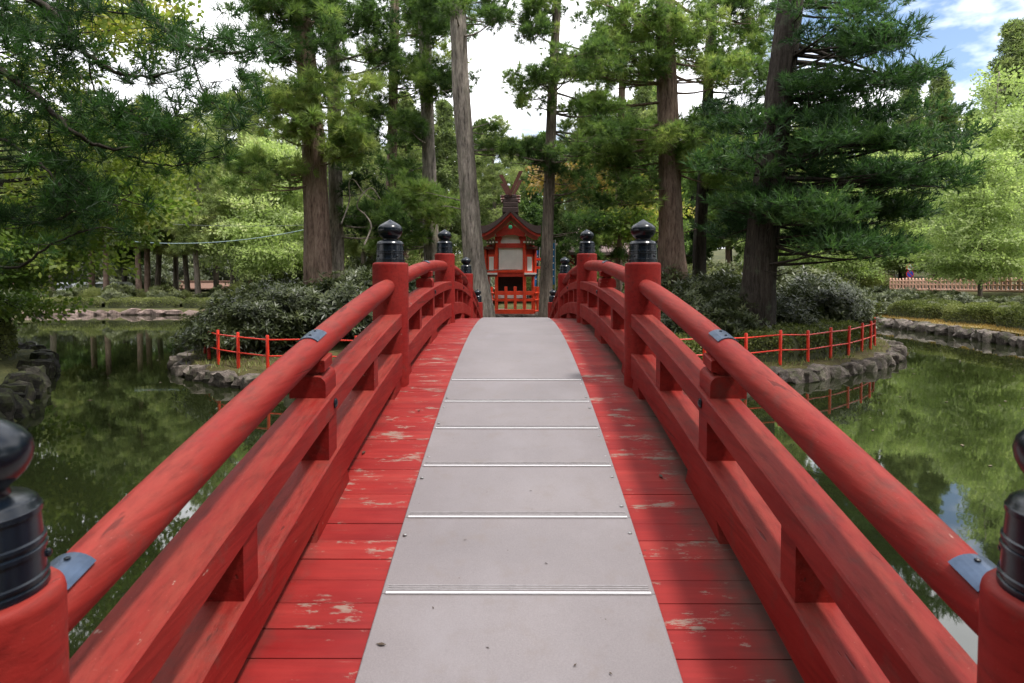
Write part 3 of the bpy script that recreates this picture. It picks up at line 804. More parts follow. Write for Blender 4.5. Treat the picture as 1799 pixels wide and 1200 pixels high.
def t_clump(r, n=22, w=.10):
    """cedar clump: short blades over a lumpy dome"""
    V = []; F = []
    for i in range(n):
        d = r.normal(size=3); d[2] = d[2]*.8+.25; d /= np.linalg.norm(d)
        b = d*r.uniform(.15, .5); o = d+r.normal(0, .45, 3); o /= np.linalg.norm(o)
        s = np.cross(o, r.normal(size=3)); s /= np.linalg.norm(s); l = r.uniform(.3, .55)
        k = len(V); V += [b-s*w, b+s*w, b+o*l]; F.append((k, k+1, k+2))
    return np.array(V), np.array(F)
_tr = np.random.default_rng(5)
TEMPL = {
    'needle': [t_needles(_tr, 20, 1.0, .07, (3, 72), .1) for _ in range(5)],
    'needle_long': [t_needles(_tr, 24, 1.0, .05, (8, 85), .3) for _ in range(5)],
    'pine': [t_pine(_tr) for _ in range(5)],
    'whorl': [t_whorl(_tr) for _ in range(5)],
    'spray': [t_spray(_tr) for _ in range(5)],
    'clump': [t_clump(_tr) for _ in range(5)],
    'needle_far': [t_needles(_tr, 14, 1.0, .15, (10, 100), .2) for _ in range(5)],
}
class Crown:
    def __init__(s, kind): s.kind = kind; s.p = []; s.a = []; s.s = []; s.t = []
    def put(s, pos, ax, size, tint):
        s.p.append(np.atleast_2d(pos)); s.a.append(np.atleast_2d(ax)); s.s.append(np.atleast_1d(size)); s.t.append(np.atleast_1d(tint))
    def mesh(s, name, mat, flat=False):
        p = np.concatenate(s.p); a = np.concatenate(s.a); sz = np.concatenate(s.s); ti = np.concatenate(s.t)
        n = len(p); var = rng.integers(0, 5, n); VV = []; FF = []; TT = []; off = 0
        roll = rng.uniform(-.5, .5, n) if flat else rng.uniform(0, 2*math.pi, n)
        for k in range(5):
            sel = np.where(var == k)[0]
            if len(sel) == 0: continue
            tv, tf = TEMPL[s.kind][k]
            fr = rot_frames(a[sel], roll[sel])
            V = np.einsum('nij,mj->nmi', fr, tv)*sz[sel][:, None, None]+p[sel][:, None, :]
            F = tf[None]+(np.arange(len(sel))*len(tv))[:, None, None]+off
            VV.append(V.reshape(-1, 3)); FF.append(F.reshape(-1, 3)); TT.append(np.repeat(ti[sel], len(tv))); off += len(sel)*len(tv)
        return mesh_np(name, np.concatenate(VV), np.concatenate(FF), mat, False, np.clip(np.concatenate(TT), 0, 1))
def pad(cr, c, rad, n, size, tint=.5, tvar=.16, flat=.2, lift=.5):
    """tufts over and through an ellipsoid; tufts point outwards and a little up"""
    d = rng.normal(size=(n, 3)); d[:, 2] = d[:, 2]*.9+flat; d /= np.linalg.norm(d, axis=1, keepdims=True)
    r = rng.uniform(.35, 1.0, n)**.6
    pos = np.array(c)+d*r[:, None]*np.array(rad)*(1+rng.normal(0, .12, (n, 1)))
    ax = d*np.array([1, 1, .7])+np.array([0, 0, lift])+rng.normal(0, .25, (n, 3))
    cr.put(pos, ax, size*rng.uniform(.75, 1.25, n), tint+rng.normal(0, tvar, n))
def pompoms(cr, c, rad, n, size, tint):
    """umbrella-pine pad: rounded bunches of needles with gaps between them"""
    m = max(3, int(round(n/6.0)))
    d = rng.normal(size=(m, 3)); d[:, 2] = d[:, 2]*.8+.25; d /= np.linalg.norm(d, axis=1, keepdims=True)
    cc = np.array(c)+d*(rng.uniform(.3, 1.0, (m, 1))**.5)*np.array(rad)
    for q in cc:
        k = int(rng.integers(6, 10)); a = rng.normal(size=(k, 3)); a[:, 2] = a[:, 2]*.75+.45; a /= np.linalg.norm(a, axis=1, keepdims=True)
        z = size*rng.uniform(.75, 1.3); cr.put(q+a*z*rng.uniform(.25, .75, (k, 1)), a+rng.normal(0, .15, (k, 3)), z*rng.uniform(.7, 1.0, k), tint+rng.normal(0, .13)+rng.normal(0, .06, k))
def bez(a, b, c, n):
    return [a*(1-t)**2+b*2*t*(1-t)+c*t*t for t in np.linspace(0, 1, n)]
def trunk_mesh(path, radii, mat, name='trunk', seg=28, flare=1.0, rough=.06, seed=0):
    r = np.random.default_rng(seed+100); path = [np.array(p, float) for p in path]
    # resample
    t = np.linspace(0, len(path)-1, 44)
    pts = np.array([[np.interp(u, range(len(path)), [p[k] for p in path]) for k in range(3)] for u in t])
    rad = np.interp(t, range(len(path)), radii)
    V = []; F = []; ph = r.uniform(0, 6.28, 8)
    for j in range(len(pts)):
        h = pts[j][2]-pts[0][2]
        fl = 1+flare*.55*math.exp(-max(h, 0)/.45)
        for i in range(seg):
            a = 2*math.pi*i/seg
            butt = 1+flare*.30*math.exp(-max(h, 0)/.5)*math.cos(5*a+ph[0])
            rg = 1+rough*(math.sin(7*a+ph[1]+.35*h)+.7*math.sin(13*a+ph[2]-.8*h+math.sin(h*1.3))+.6*math.sin(3*a+h*1.1+ph[3]))+r.normal(0, rough*.35)
            rr = rad[j]*fl*butt*rg
            V.append((pts[j][0]+rr*math.cos(a), pts[j][1]+rr*math.sin(a), pts[j][2]))
    n = len(pts)
    for j in range(n-1):
        for i in range(seg): F.append((j*seg+i, j*seg+(i+1) % seg, (j+1)*seg+(i+1) % seg, (j+1)*seg+i))
    F.append(tuple((n-1)*seg+i for i in range(seg)))
    return mesh_np(name, V, F, mat, True), pts, rad

HOLES = [(882, 165, 18, 75), (905, 225, 24, 24), (432, 105, 26, 30), (625, 62, 24, 14), (1012, 160, 34, 14), (470, 30, 40, 40), (405, 150, 30, 22), (1020, 60, 14, 30), (640, 130, 12, 14), (700, 180, 14, 12), (1130, 180, 30, 14), (1420, 95, 22, 14)]
TRUNKS = [(820, 290, 28, 300), (754, 300, 14, 140), (557, 385, 24, 85), (590, 370, 14, 85), (1176, 180, 22, 34), (1178, 420, 24, 100), (688, 280, 10, 60), (970, 420, 16, 110), (968, 230, 10, 60), (1235, 430, 12, 70), (1345, 480, 40, 60), (900, 400, 70, 120)]
def blocked(px, py, w, h, extra=1.0):
    for (cx, cy, rx, ry) in HOLES+TRUNKS:
        if ((px-cx)/(rx+w*.36))**2+((py-cy)/(ry+h*.36))**2 < 1: return True
    return False

def island_tree(name, label, d, path_px, width_px, regions, bark_m, leaf_m, kind, tuft, dens, cat='tree', flare=1.0, ground=None, top=16.0, upper=4, seed=1, bare=3, pad_flat=.55, zspread=1.3, group=None):
    """trunk through pixel points at depth d; foliage pads sampled in regions (x0,y0,x1,y1,count,size_px,tint)"""
    pts = [P(px, py, d) for px, py in path_px]
    gz = ground if ground is not None else island_z(pts[0].x, d)
    pts[0].z = gz-.1
    rad = [PX(w, d)/2 for w in width_px]
    dirv = (pts[-1]-pts[-2]).normalized()
    if pts[-1].z < top:
        ex = pts[-1]+Vector((dirv.x*.5, dirv.y*.5, max(dirv.z, .8)))*(top-pts[-1].z); pts.append(ex); rad.append(.05)
    root = thing(name, (pts[0].x, pts[0].y, gz), label, cat, group)
    me, tp, tr = trunk_mesh(pts, rad, bark_m, 'trunk', 30, flare, .05, seed); add('trunk', me, root)
    cr = Crown(kind); r = np.random.default_rng(seed*17+3)
    def limb_obj(lb):
        lm = bpy.data.meshes.new('limb'); lm.from_pydata(lb.V, [], lb.F); lm.materials.append(bark_m); lm.polygons.foreach_set('use_smooth', [True]*len(lm.polygons)); add('limb', lm, root)
    def limb(c, rx):
        lb = MB()
        zt = c[2]-r.uniform(-.25, .35)*np.hypot(c[0]-pts[0].x, c[1]-pts[0].y)*.6
        j = int(np.argmin(np.abs(tp[:, 2]-zt))); j = min(max(j, 4), len(tp)-3); s = tp[j]
        L = np.linalg.norm(np.array(c)-s); mid = (s+np.array(c))/2+np.array([0, 0, -.10*L+r.normal(0, .06*L)])+r.normal(0, .05*L, 3)
        e = np.array(c)+np.array([0, 0, -.15*rx])
        q = bez(s, mid, e, 8); r0 = min(.016+.014*L, tr[j]*.45)
        lb.tube([tuple(x) for x in q], list(np.linspace(r0, .008, 8)), 6)
        for _ in range(5):                                     # twigs inside the pad
            f = q[r.integers(4, 8)]; g2 = np.array(c)+r.normal(0, .45, 3)*np.array([rx, rx, rx*.5])
            m2 = (f+g2)/2+np.array([0, 0, -.05]); lb.tube([tuple(x) for x in bez(f, m2, g2, 4)], [.008, .006, .005, .003], 4)
        limb_obj(lb)
    for (x0, y0, x1, y1, n, spx, tint) in regions:
        k = 0; tries = 0
        while k < n and tries < n*30:
            tries += 1
            px, py = r.uniform(x0, x1), r.uniform(y0, y1); w = abs(spx)*r.uniform(.65, 1.3); h = w*pad_flat*r.uniform(.8, 1.2)
            if spx > 0 and blocked(px, py, w, h): continue
            dd = d+r.uniform(-zspread, zspread*.8) if spx > 0 else d-r.uniform(.6, 1.6); c = P(px, py, dd); rx = PX(w, dd)/2; rz = PX(h, dd)/2
            nt = int(dens*(rx/.5)**1.5*(17 if kind == 'needle' else 24)*(rz/rx/.55)**.5)
            tn = tint+r.normal(0, .12)
            if kind == 'needle': pompoms(cr, c, (rx, rx*.9, rz), int(nt*1.5), tuft, tn)
            else: pad(cr, c, (rx, rx*.9, rz), max(nt, 6), tuft, tn, .13)
            # lobes break the outline
            for _ in range(2 if kind == 'needle' else 4):
                a = r.uniform(0, 6.28); cc = np.array(c)+np.array([math.cos(a)*rx*.85, math.sin(a)*rx*.8, r.uniform(-.2, .6)*rz]); (pompoms(cr, cc, (rx*.3, rx*.3, rz*.3), 8, tuft*.85, tn+r.normal(0, .09)) if kind == 'needle' else pad(cr, cc, (rx*.42, rx*.42, rz*.45), max(int(nt*.16), 4), tuft, tn+r.normal(0, .09), .12))
            limb(c, rx); k += 1
    for _ in range(upper):                                      # the crown above the frame
        z = r.uniform(10.5, top+.5); a = r.uniform(0, 6.28); rr = r.uniform(.6, 2.6)*(1-.45*(z-10)/(top-9))
        j = int(np.argmin(np.abs(tp[:, 2]-z))); c = (tp[j][0]+rr*math.cos(a), tp[j][1]+rr*math.sin(a), z)
        pad(cr, c, (.85, .85, .5), int(36*dens), tuft*1.25, .45, .15); limb(c, .8)
    for _ in range(bare):                                       # dead lower twigs
        j = r.integers(6, 22); s = tp[j]; a = r.uniform(0, 6.28); L = r.uniform(.6, 1.6)
        e = s+np.array([math.cos(a)*L, math.sin(a)*L*.6, r.uniform(-.2, .35)*L]); m2 = (s+e)/2+r.normal(0, .12, 3)
        lb = MB(); lb.tube([tuple(x) for x in bez(s, m2, e, 7)], list(np.linspace(.022, .005, 7)), 5); limb_obj(lb)
    add('crown', cr.mesh('crown', leaf_m), root)
    return root

NB = 'needle'
island_tree('umbrella_pine', 'thick reddish trunk left of the bridge with bright green tufts overhead', 20, [(560, 520), (557, 400), (552, 250), (538, 110), (524, -20)], [56, 43, 38, 33, 30],
            [(450, 140, 690, 245, 16, -105, .70), (420, 285, 545, 360, 7, 95, .58), (430, -10, 570, 120, 15, -95, .40), (595, 235, 690, 330, 6, 90, .56), (380, 150, 470, 240, 5, 80, .5)], M['bark_red'], M['needle'], NB, .30, 1.0, seed=1)
island_tree('umbrella_pine', 'slim grey trunk close against the right of the thick reddish one', 21.5, [(594, 520), (590, 400), (588, 250), (585, 110), (582, -20)], [30, 24, 23, 22, 21],
            [(540, -10, 670, 70, 13, -88, .42), (610, 260, 700, 400, 10, 90, .32), (600, 60, 680, 140, 5, 80, .42)], M['bark_grey'], M['needle'], NB, .30, .95, seed=2)
island_tree('cedar_tree', 'slender reddish trunk half hidden by foliage between two grey trunks', 25, [(684, 500), (686, 380), (689, 250), (692, 110), (694, -20)], [20, 18, 16, 16, 15],
            [(630, 40, 760, 150, 13, -85, .55), (690, 235, 745, 330, 4, 70, .4), (640, 160, 720, 240, 5, 80, .36)], M['bark_red'], M['needle'], NB, .32, .9, seed=3)
island_tree('cedar_tree', 'straight grey trunk left of the leaning one, bright tuft at its foot', 23, [(764, 520), (757, 400), (752, 250), (748, 110), (744, -20)], [32, 25, 22, 22, 21],
            [(700, 100, 800, 180, 8, -80, .56), (690, 322, 785, 385, 8, -84, .74), (640, 390, 720, 450, 5, 80, .5), (690, -10, 790, 70, 9, -78, .42), (700, 180, 800, 300, 7, 74, .5)], M['bark_grey'], M['needle'], NB, .31, .9, seed=4)
island_tree('cedar_tree', 'big grey leaning trunk just left of the small shrine', 18.5, [(855, 565), (831, 450), (820, 300), (809, 140), (803, -20)], [44, 36, 30, 28, 27],
            [(838, -10, 905, 60, 7, 56, .36), (850, 170, 885, 235, 3, 46, .38), (840, 250, 905, 300, 4, 60, .45), (770, 0, 800, 60, 2, 50, .35)], M['bark_grey'], M['needle'], NB, .25, .6, flare=.3, seed=5, bare=4)
island_tree('cedar_tree', 'slim trunk just right of the small shrine with open feathery branches', 18.5, [(958, 565), (961, 440), (966, 280), (972, 130), (980, -20)], [24, 20, 18, 16, 13],
            [(880, -10, 965, 45, 8, 70, .44), (905, 105, 965, 190, 8, 66, .52), (985, 20, 1060, 140, 11, 72, .58), (985, 165, 1070, 290, 12, 76, .56), (885, 245, 950, 290, 5, 56, .45), (905, 40, 960, 100, 3, 50, .48), (980, 290, 1060, 350, 4, 66, .4)], M['bark_mid'], M['needle'], NB, .25, .7, flare=.25, seed=6, bare=7)
island_tree('cedar_tree', 'thin reddish distant trunk between the shrine and the thick right trunk', 28, [(1085, 520), (1087, 400), (1090, 250), (1094, 110), (1096, -20)], [15, 13, 12, 11, 10],
            [(1040, 180, 1140, 300, 8, 70, .36), (1040, 60, 1140, 160, 6, 80, .42), (985, 370, 1110, 455, 11, 60, .25)], M['bark_red'], M['needle'], NB, .34, .8, seed=7)
island_tree('umbrella_pine', 'thick reddish trunk right of the bridge with yellowish green tufts', 20.5, [(1188, 535), (1180, 420), (1176, 280), (1172, 130), (1168, -20)], [56, 42, 37, 33, 30],
            [(1000, -10, 1140, 130, 19, 88, .60), (1130, 20, 1330, 140, 18, 92, .58), (1030, 130, 1130, 300, 13, 84, .52), (1130, 215, 1300, 330, 14, 88, .58), (1060, 290, 1150, 370, 6, 84, .42)], M['bark_red'], M['needle'], NB, .30, .9, seed=8)
island_tree('cedar_tree', 'thin dark trunk between the thick reddish trunk and the dark pine', 22.5, [(1226, 520), (1230, 420), (1238, 280), (1246, 130), (1252, -20)], [26, 21, 19, 17, 15],
            [(1195, 120, 1345, 300, 15, 86, .42), (1200, 300, 1310, 460, 12, 84, .32), (1230, -10, 1360, 120, 13, 88, .5)], M['bark_dark'], M['needle'], NB, .31, .9, seed=9)
island_tree('pine_tree', 'massive dark pine leaning right with wide layered boughs over the pond', 16.5, [(1325, 575), (1338, 430), (1352, 290), (1374, 130), (1392, -20)], [62, 54, 48, 44, 40],
            [(1400, -10, 1560, 30, 8, 96, .5), (1400, 58, 1585, 92, 11, 104, .5), (1400, 128, 1600, 160, 11, 110, .48), (1420, 185, 1640, 215, 11, 110, .46), (1430, 232, 1690, 268, 14, 116, .5), (1400, 292, 1680, 325, 13, 116, .46), (1390, 355, 1620, 385, 11, 112, .48), (1380, 405, 1560, 450, 9, 104, .5),
             (1255, 190, 1340, 430, 11, 92, .38), (1300, 200, 1390, 470, 9, 92, .42)], M['bark_dark'], M['pine'], 'pine', .34, 1.25, flare=.5, seed=10, pad_flat=.27, zspread=2.2, bare=8)

def limb_part(lb, mat, root, name='limb'):
    lm = bpy.data.meshes.new(name); lm.from_pydata(lb.V, [], lb.F); lm.materials.append(mat); lm.polygons.foreach_set('use_smooth', [True]*len(lm.polygons)); return add(name, lm, root)
# the dark pine on the near left bank whose boughs hang over the pond
def near_pine():
    root = thing('overhanging_pine', (-10.2, 9.5, .4), 'dark pine on the left bank, its long boughs hanging over the pond', 'tree')
    me, tp, tr = trunk_mesh([(-10.2, 9.5, .2), (-10.3, 9.4, 2.5), (-10.1, 9.2, 5.5), (-10.4, 9.3, 8.5), (-10.2, 9.2, 11.5)], [.34, .28, .22, .17, .08], M['bark_dark'], 'trunk', 28, 1.0, .06, 77); add('trunk', me, root)
    lb = MB(); cr = Crown('needle_long'); r = np.random.default_rng(91)
    D = 9.0
    boughs = [([(-150, -70), (60, 0), (130, 70), (180, 115), (250, 136), (330, 118)], .055, 9), ([(120, -120), (235, -2), (300, 60), (360, 90), (430, 90), (480, 72)], .05, 9.5), ([(-120, 60), (0, 125), (60, 165), (130, 232), (200, 262), (285, 245)], .055, 8.6),
              ([(-120, 330), (0, 378), (80, 392), (130, 370), (190, 330)], .03, 8.8), ([(155, 100), (170, 165), (215, 190), (260, 193)], .014, 9), ([(340, 90), (346, 140), (385, 190), (440, 178)], .016, 9.4), ([(85, 205), (95, 270), (150, 330), (205, 358), (235, 330)], .016, 8.7),
              ([(-100, -60), (10, -20), (90, 20), (200, 20), (270, 40)], .035, 10), ([(-100, 210), (0, 245), (60, 280), (110, 330), (120, 380)], .03, 8.5), ([(-80, 440), (20, 470), (90, 430), (150, 405), (200, 400)], .03, 10.5), ([(200, 262), (260, 285), (330, 290), (400, 270)], .018, 9.5)]
    for pts, r0, dd in boughs:
        q = [np.array(P(x, y, dd+.25*math.sin(i*1.7))) for i, (x, y) in enumerate(pts)]
        # spline
        n = len(q); out = []
        for i in range(n-1):
            p0, p1, p2, p3 = q[max(i-1, 0)], q[i], q[i+1], q[min(i+2, n-1)]
            for k in range(6):
                t = k/6; out.append(.5*((2*p1)+(p2-p0)*t+(2*p0-5*p1+4*p2-p3)*t*t+(3*p1-p0-3*p2+p3)*t**3))
        out.append(q[-1]); out = [o+r.normal(0, .012, 3) for o in out]
        bo = MB(); bo.tube([tuple(o) for o in out], list(np.linspace(r0, r0*.22, len(out))), 7)
        if pts[0][0] < 0 or pts[0][1] < 0:                     # carry the bough back to its trunk
            j = int(np.argmin(np.abs(tp[:, 2]-(out[0][2]-.4)))); s = tp[j]; mid = (s+out[0])/2+np.array([0, 0, .1]); bo.tube([tuple(x) for x in bez(s, mid, out[0], 6)], list(np.linspace(r0*1.5, r0, 6)), 7)
        for k in range(6, len(out)-1, 2):                     # twigs with a tuft at each end
            for _ in range(2):
                a = r.normal(size=3); a[2] = a[2]*.5+.15; a /= np.linalg.norm(a); L = r.uniform(.12, .38)
                e = out[k]+a*L; bo.tube([tuple(out[k]), tuple((out[k]+e)/2+np.array([0, 0, -.02])), tuple(e)], [.007, .005, .003], 4)
                pad(cr, e, (.05, .05, .04), 2, .24, .45, .15, .3, .35)
        limb_part(bo, M['bark_dark'], root)
    regs = [(-60, 40, 140, 170, 30, .30), (-60, 170, 240, 262, 44, .34), (90, 100, 330, 150, 16, .38), (240, 0, 430, 85, 15, .44), (330, 55, 475, 130, 11, .46), (-60, 262, 150, 400, 30, .26), (190, 170, 320, 245, 22, .36), (280, 170, 430, 240, 10, .45),
            (-60, -20, 130, 50, 22, .28), (110, -20, 300, 30, 12, .36), (100, 300, 190, 400, 12, .30), (380, 120, 470, 200, 5, .45), (250, 230, 400, 290, 8, .32)]
    for x0, y0, x1, y1, n, tint in regs:
        for _ in range(n):
            px, py = r.uniform(x0, x1), r.uniform(y0, y1)
            c = np.array(P(px, py, D+r.uniform(-.9, 1.6)))
            tn = tint+r.normal(0, .09)
            k = int(r.integers(3, 6)); pad(cr, c, (.13, .13, .09), k, .26, tn, .10, .3, .45)
            e = c+r.normal(0, .12, 3)+np.array([-.25, .1, .05]); lb.tube([tuple(e), tuple((e+c)/2+np.array([0, 0, -.03])), tuple(c)], [.007, .005, .004], 4)
    for _ in range(150):                                        # crown outside the frame, thickened so that it shades the bank
        c = np.array([r.uniform(-14.5, -9.2), r.uniform(5.5, 14), r.uniform(5.5, 11)]); pad(cr, c, (.5, .5, .3), 26, .2, .3, .15)
    limb_part(lb, M['bark_dark'], root, 'twigs')['kind'] = 'stuff'
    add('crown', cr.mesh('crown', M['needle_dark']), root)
near_pine()

def px_broadleaf(name, label, d, base, regions, leaf_m, bark_m, size, dens, seed, hgt=6.5, cat='tree', r0=.16):
    """broadleaf tree: forked trunk at base (x,y), flat sprays in pixel regions at depth d"""
    r = np.random.default_rng(seed); gz = lz(base[0], base[1])
    if gz < .1: gz = .35
    root = thing(name, (base[0], base[1], gz), label, cat)
    top = (base[0]+r.normal(0, .3), base[1], gz+hgt)
    me, tp, tr = trunk_mesh([(base[0], base[1], gz-.1), (base[0]+.1, base[1], gz+hgt*.35), (base[0]-.1, base[1]+.1, gz+hgt*.7), top], [r0, r0*.8, r0*.55, r0*.2], bark_m, 'trunk', 18, .8, .04, seed); add('trunk', me, root)
    lb = MB(); cr = Crown('spray')
    for (x0, y0, x1, y1, n, tint) in regions:
        for _ in range(n):
            px, py = r.uniform(x0, x1), r.uniform(y0, y1)
            dd = d+r.uniform(-1.6, 2.2); c = np.array(P(px, py, dd)); tn = tint+r.normal(0, .1)
            k = int(26*dens); a = r.normal(size=(k, 3)); a[:, 2] *= .22; a /= np.linalg.norm(a, axis=1, keepdims=True)
            L = r.uniform(.5, 1.0); pos = c+a*r.uniform(.05, 1, (k, 1))*L*np.array([1, 1, .5])
            ax = a*np.array([1, 1, .4])+np.array([0, 0, -.12]); cr.put(pos, ax, size*r.uniform(.7, 1.3, k), tn+r.normal(0, .12, k))
            j = int(np.argmin(np.abs(tp[:, 2]-(c[2]-.5)))); j = min(max(j, 10), len(tp)-2); s = tp[j]
            lb = MB(); lb.tube([tuple(x) for x in bez(s, (s+c)/2+r.normal(0, .2, 3)+np.array([0, 0, .2]), c, 7)], list(np.linspace(r0*.28, .008, 7)), 5); limb_part(lb, bark_m, root)
    me = cr.mesh('crown', leaf_m, False); add('crown', me, root)
    return root
px_broadleaf('maple_tree', 'yellow green maple on the left bank behind the dark overhanging pine', 15, (-14.6, 14.8),
             [(60, 0, 260, 60, 9, .62), (30, 120, 170, 220, 6, .5), (90, 215, 295, 330, 17, .62), (40, 310, 270, 415, 22, .48), (-30, 400, 150, 470, 20, .36), (-30, 450, 40, 560, 12, .3), (200, 20, 280, 90, 6, .7)], M['maple'], M['bark_dark'], .55, 1.0, 31, 8.5)
px_broadleaf('maple_tree', 'rust tinted maple behind the shrine on the right', 31, (5.2, 32.5), [(1010, 285, 1110, 345, 14, .55), (960, 300, 1030, 340, 5, .5)], M['rust'], M['bark_mid'], .7, .9, 32, 7)
px_broadleaf('maple_tree', 'pale green layered maple right of the shrine behind the thin trunk', 29, (6.8, 30.5), [(1090, 320, 1170, 420, 16, .62), (1040, 340, 1110, 420, 10, .4)], M['maple'], M['bark_mid'], .7, .9, 33, 6)

# ------------------------------------------------------------------ background trees (shared meshes)
def generic_tree(kind, H, h0, rmax, npad, padr, size, leaf_m, bark_m, seed, dens=1.0, conic=.7, r0=.28, tint=.5, flat=False, pf=.5):
    r = np.random.default_rng(seed)
    me, tp, tr = trunk_mesh([(0, 0, -.4), (r.normal(0, .15), r.normal(0, .15), H*.35), (r.normal(0, .2), r.normal(0, .2), H*.7), (0, 0, H)], [r0, r0*.8, r0*.5, .03], bark_m, 'trunk', 12, .6, .04, seed)
    lb = MB(); cr = Crown(kind)
    for i in range(npad):
        u = (i+r.uniform(0, 1))/npad; z = h0+(H-h0)*u
        rad = rmax*((1-u)**conic*(.6+.4*min(1, u*5)))+.15; a = i*2.399+r.normal(0, .4); q = rad*r.uniform(.45, 1.0)
        c = np.array([q*math.cos(a), q*math.sin(a), z-.05*q]); pr = padr*r.uniform(.7, 1.3)*(1-.45*u)
        n = int(dens*(20 if flat else 26)*(pr/.8)**2)
        tn = tint+r.normal(0, .1)
        if flat:
            k = n; aa = r.normal(size=(k, 3)); aa[:, 2] *= .2; aa /= np.linalg.norm(aa, axis=1, keepdims=True)
            cr.put(c+aa*r.uniform(.1, 1, (k, 1))*pr*np.array([1.25, 1.25, .16])+np.array([0, 0, -.10])*pr*r.uniform(0, 1, (k, 1)), aa+np.array([0, 0, -.12]), size*r.uniform(.7, 1.3, k), tn+r.normal(0, .12, k))
        else: pad(cr, c, (pr, pr, pr*pf), n, size, tn, .13)
        if i % 2 == 0:
            j = int(np.argmin(np.abs(tp[:, 2]-(z-.2*q)))); s = tp[j]; lb.tube([tuple(x) for x in bez(s, (s+c)/2+np.array([0, 0, -.1*q]), c, 4)], [.05, .035, .02, .01], 4)
    lm = bpy.data.meshes.new('branches'); lm.from_pydata(lb.V, [], lb.F); lm.materials.append(bark_m)
    return me, lm, cr.mesh('crown', leaf_m)
BG = {
    'layered': [generic_tree('needle_far', 17, 4.6, 3.4, 90, 1.05, .42, M['cedar'], M['bark_mid'], 201+i, 1.0, .55, .26, .62, False, .42) for i in range(3)],
    'cedar': [generic_tree('clump', 22, 6.5, 3.1, 110, 1.0, .62, M['cedar'], M['bark_red'], 211+i, .9, .7, .33, .42, False, .6) for i in range(3)],
    'leaf': [generic_tree('spray', 11, 2.0, 4.3, 96, 1.3, .85, M['leaf'], M['bark_mid'], 221+i, 1.0, .5, .16, .52, True) for i in range(3)],
    'dark': [generic_tree('clump', 20, 4.0, 3.2, 110, 1.0, .62, M['needle'], M['bark_dark'], 231+i, .9, .65, .3, .42, False, .6) for i in range(2)],
    'column': [generic_tree('spray', 12, 1.5, 1.9, 80, .8, .8, M['leaf'], M['bark_grey'], 241, .9, .8, .12, .60, True)],
}
_bgi = 0
def bg(kind, x, y, H, name, label, group=None, trunk=None, cat='tree', wide=1.0):
    global _bgi; _bgi += 1
    t, b, c = BG[kind][_bgi % len(BG[kind])]
    base = {'layered': 17, 'cedar': 22, 'leaf': 11, 'dark': 20, 'column': 12}[kind]
    s = H/base; z = lz(x, y)
    root = thing(name, (x, y, z), label, cat, group); root.scale = (s*wide, s*wide, s); root.rotation_euler = (0, 0, random.uniform(0, 6.28))
    for nm, me in (('trunk', t), ('branches', b), ('crown', c)): add(nm, me, root, False)
    return root
def XD(px, d): return (px-905)/FPX*d
GL, GC, GR, GX_ = 'forest beyond the left bank', 'forest behind the shrine', 'light green trees beyond the right bank', 'far forest'
for (px, d, H, k) in [(-60, 52, 17, 'layered'), (20, 60, 17, 'cedar'), (92, 49, 15, 'layered'), (128, 62, 17, 'dark'), (160, 54, 17, 'cedar'), (185, 50, 15, 'cedar'), (218, 57, 16, 'dark'), (243, 50, 15, 'cedar'), (258, 52, 16, 'cedar'), (275, 55, 16, 'layered'), (308, 60, 16, 'layered'), (349, 47, 14, 'layered'), (330, 54, 15, 'layered'), (380, 58, 16, 'layered'),
                      (408, 52, 16.5, 'layered'), (440, 60, 17, 'cedar'), (478, 50, 12, 'leaf'), (505, 62, 17, 'layered'), (550, 57, 16, 'layered')]:
    bg(k, XD(px, d), d, H, 'forest_tree', {'layered': 'pale green layered conifer in the forest beyond the left bank', 'cedar': 'tall cedar with bare lower trunk beyond the left bank', 'dark': 'dark conifer in the forest beyond the left bank', 'leaf': 'low spreading light green tree beyond the left bank'}[k], GL+', '+k+' kind')
for (px, d, H, k) in [(610, 54, 14.6, 'layered'), (655, 62, 15.7, 'layered'), (700, 56, 14.6, 'cedar'), (740, 64, 15.7, 'layered'), (790, 54, 14.0, 'layered'), (845, 60, 16.2, 'cedar'), (872, 50, 14.0, 'layered'), (925, 56, 14.0, 'layered'), (955, 48, 12.3, 'dark'), (1000, 62, 15.1, 'layered'), (1055, 66, 16.8, 'dark'), (1110, 60, 17.9, 'cedar'), (1150, 52, 16.8, 'dark'), (715, 46, 14.6, 'cedar'), (782, 48, 14.6, 'cedar'), (1035, 47, 14.6, 'cedar'), (1130, 46, 15.7, 'cedar'), (905, 62, 14.6, 'layered'), (640, 47, 13.4, 'layered')]:
    bg(k, XD(px, d), d, H, 'forest_tree', {'layered': 'pale green layered conifer in the forest behind the shrine', 'cedar': 'tall cedar in the forest behind the shrine', 'dark': 'dark conifer in the forest behind the shrine'}[k], GC+', '+k+' kind')
for (px, d, H, k) in [(1215, 58, 16, 'dark'), (1280, 62, 18, 'cedar'), (1330, 56, 15, 'dark'), (1400, 60, 16, 'layered'), (1460, 66, 17, 'dark'), (1530, 68, 18, 'dark'), (1590, 66, 20, 'cedar'), (1640, 70, 22.5, 'cedar'), (1700, 74, 19, 'dark'), (1765, 62, 24.5, 'cedar'), (1840, 56, 22, 'dark'), (1900, 60, 22, 'cedar')]:
    bg(k, XD(px, d), d, H, 'forest_tree', {'layered': 'pale green layered conifer far behind the right bank', 'cedar': 'tall cedar far behind the right bank', 'dark': 'dark conifer far behind the right bank'}[k], GX_+', '+k+' kind')
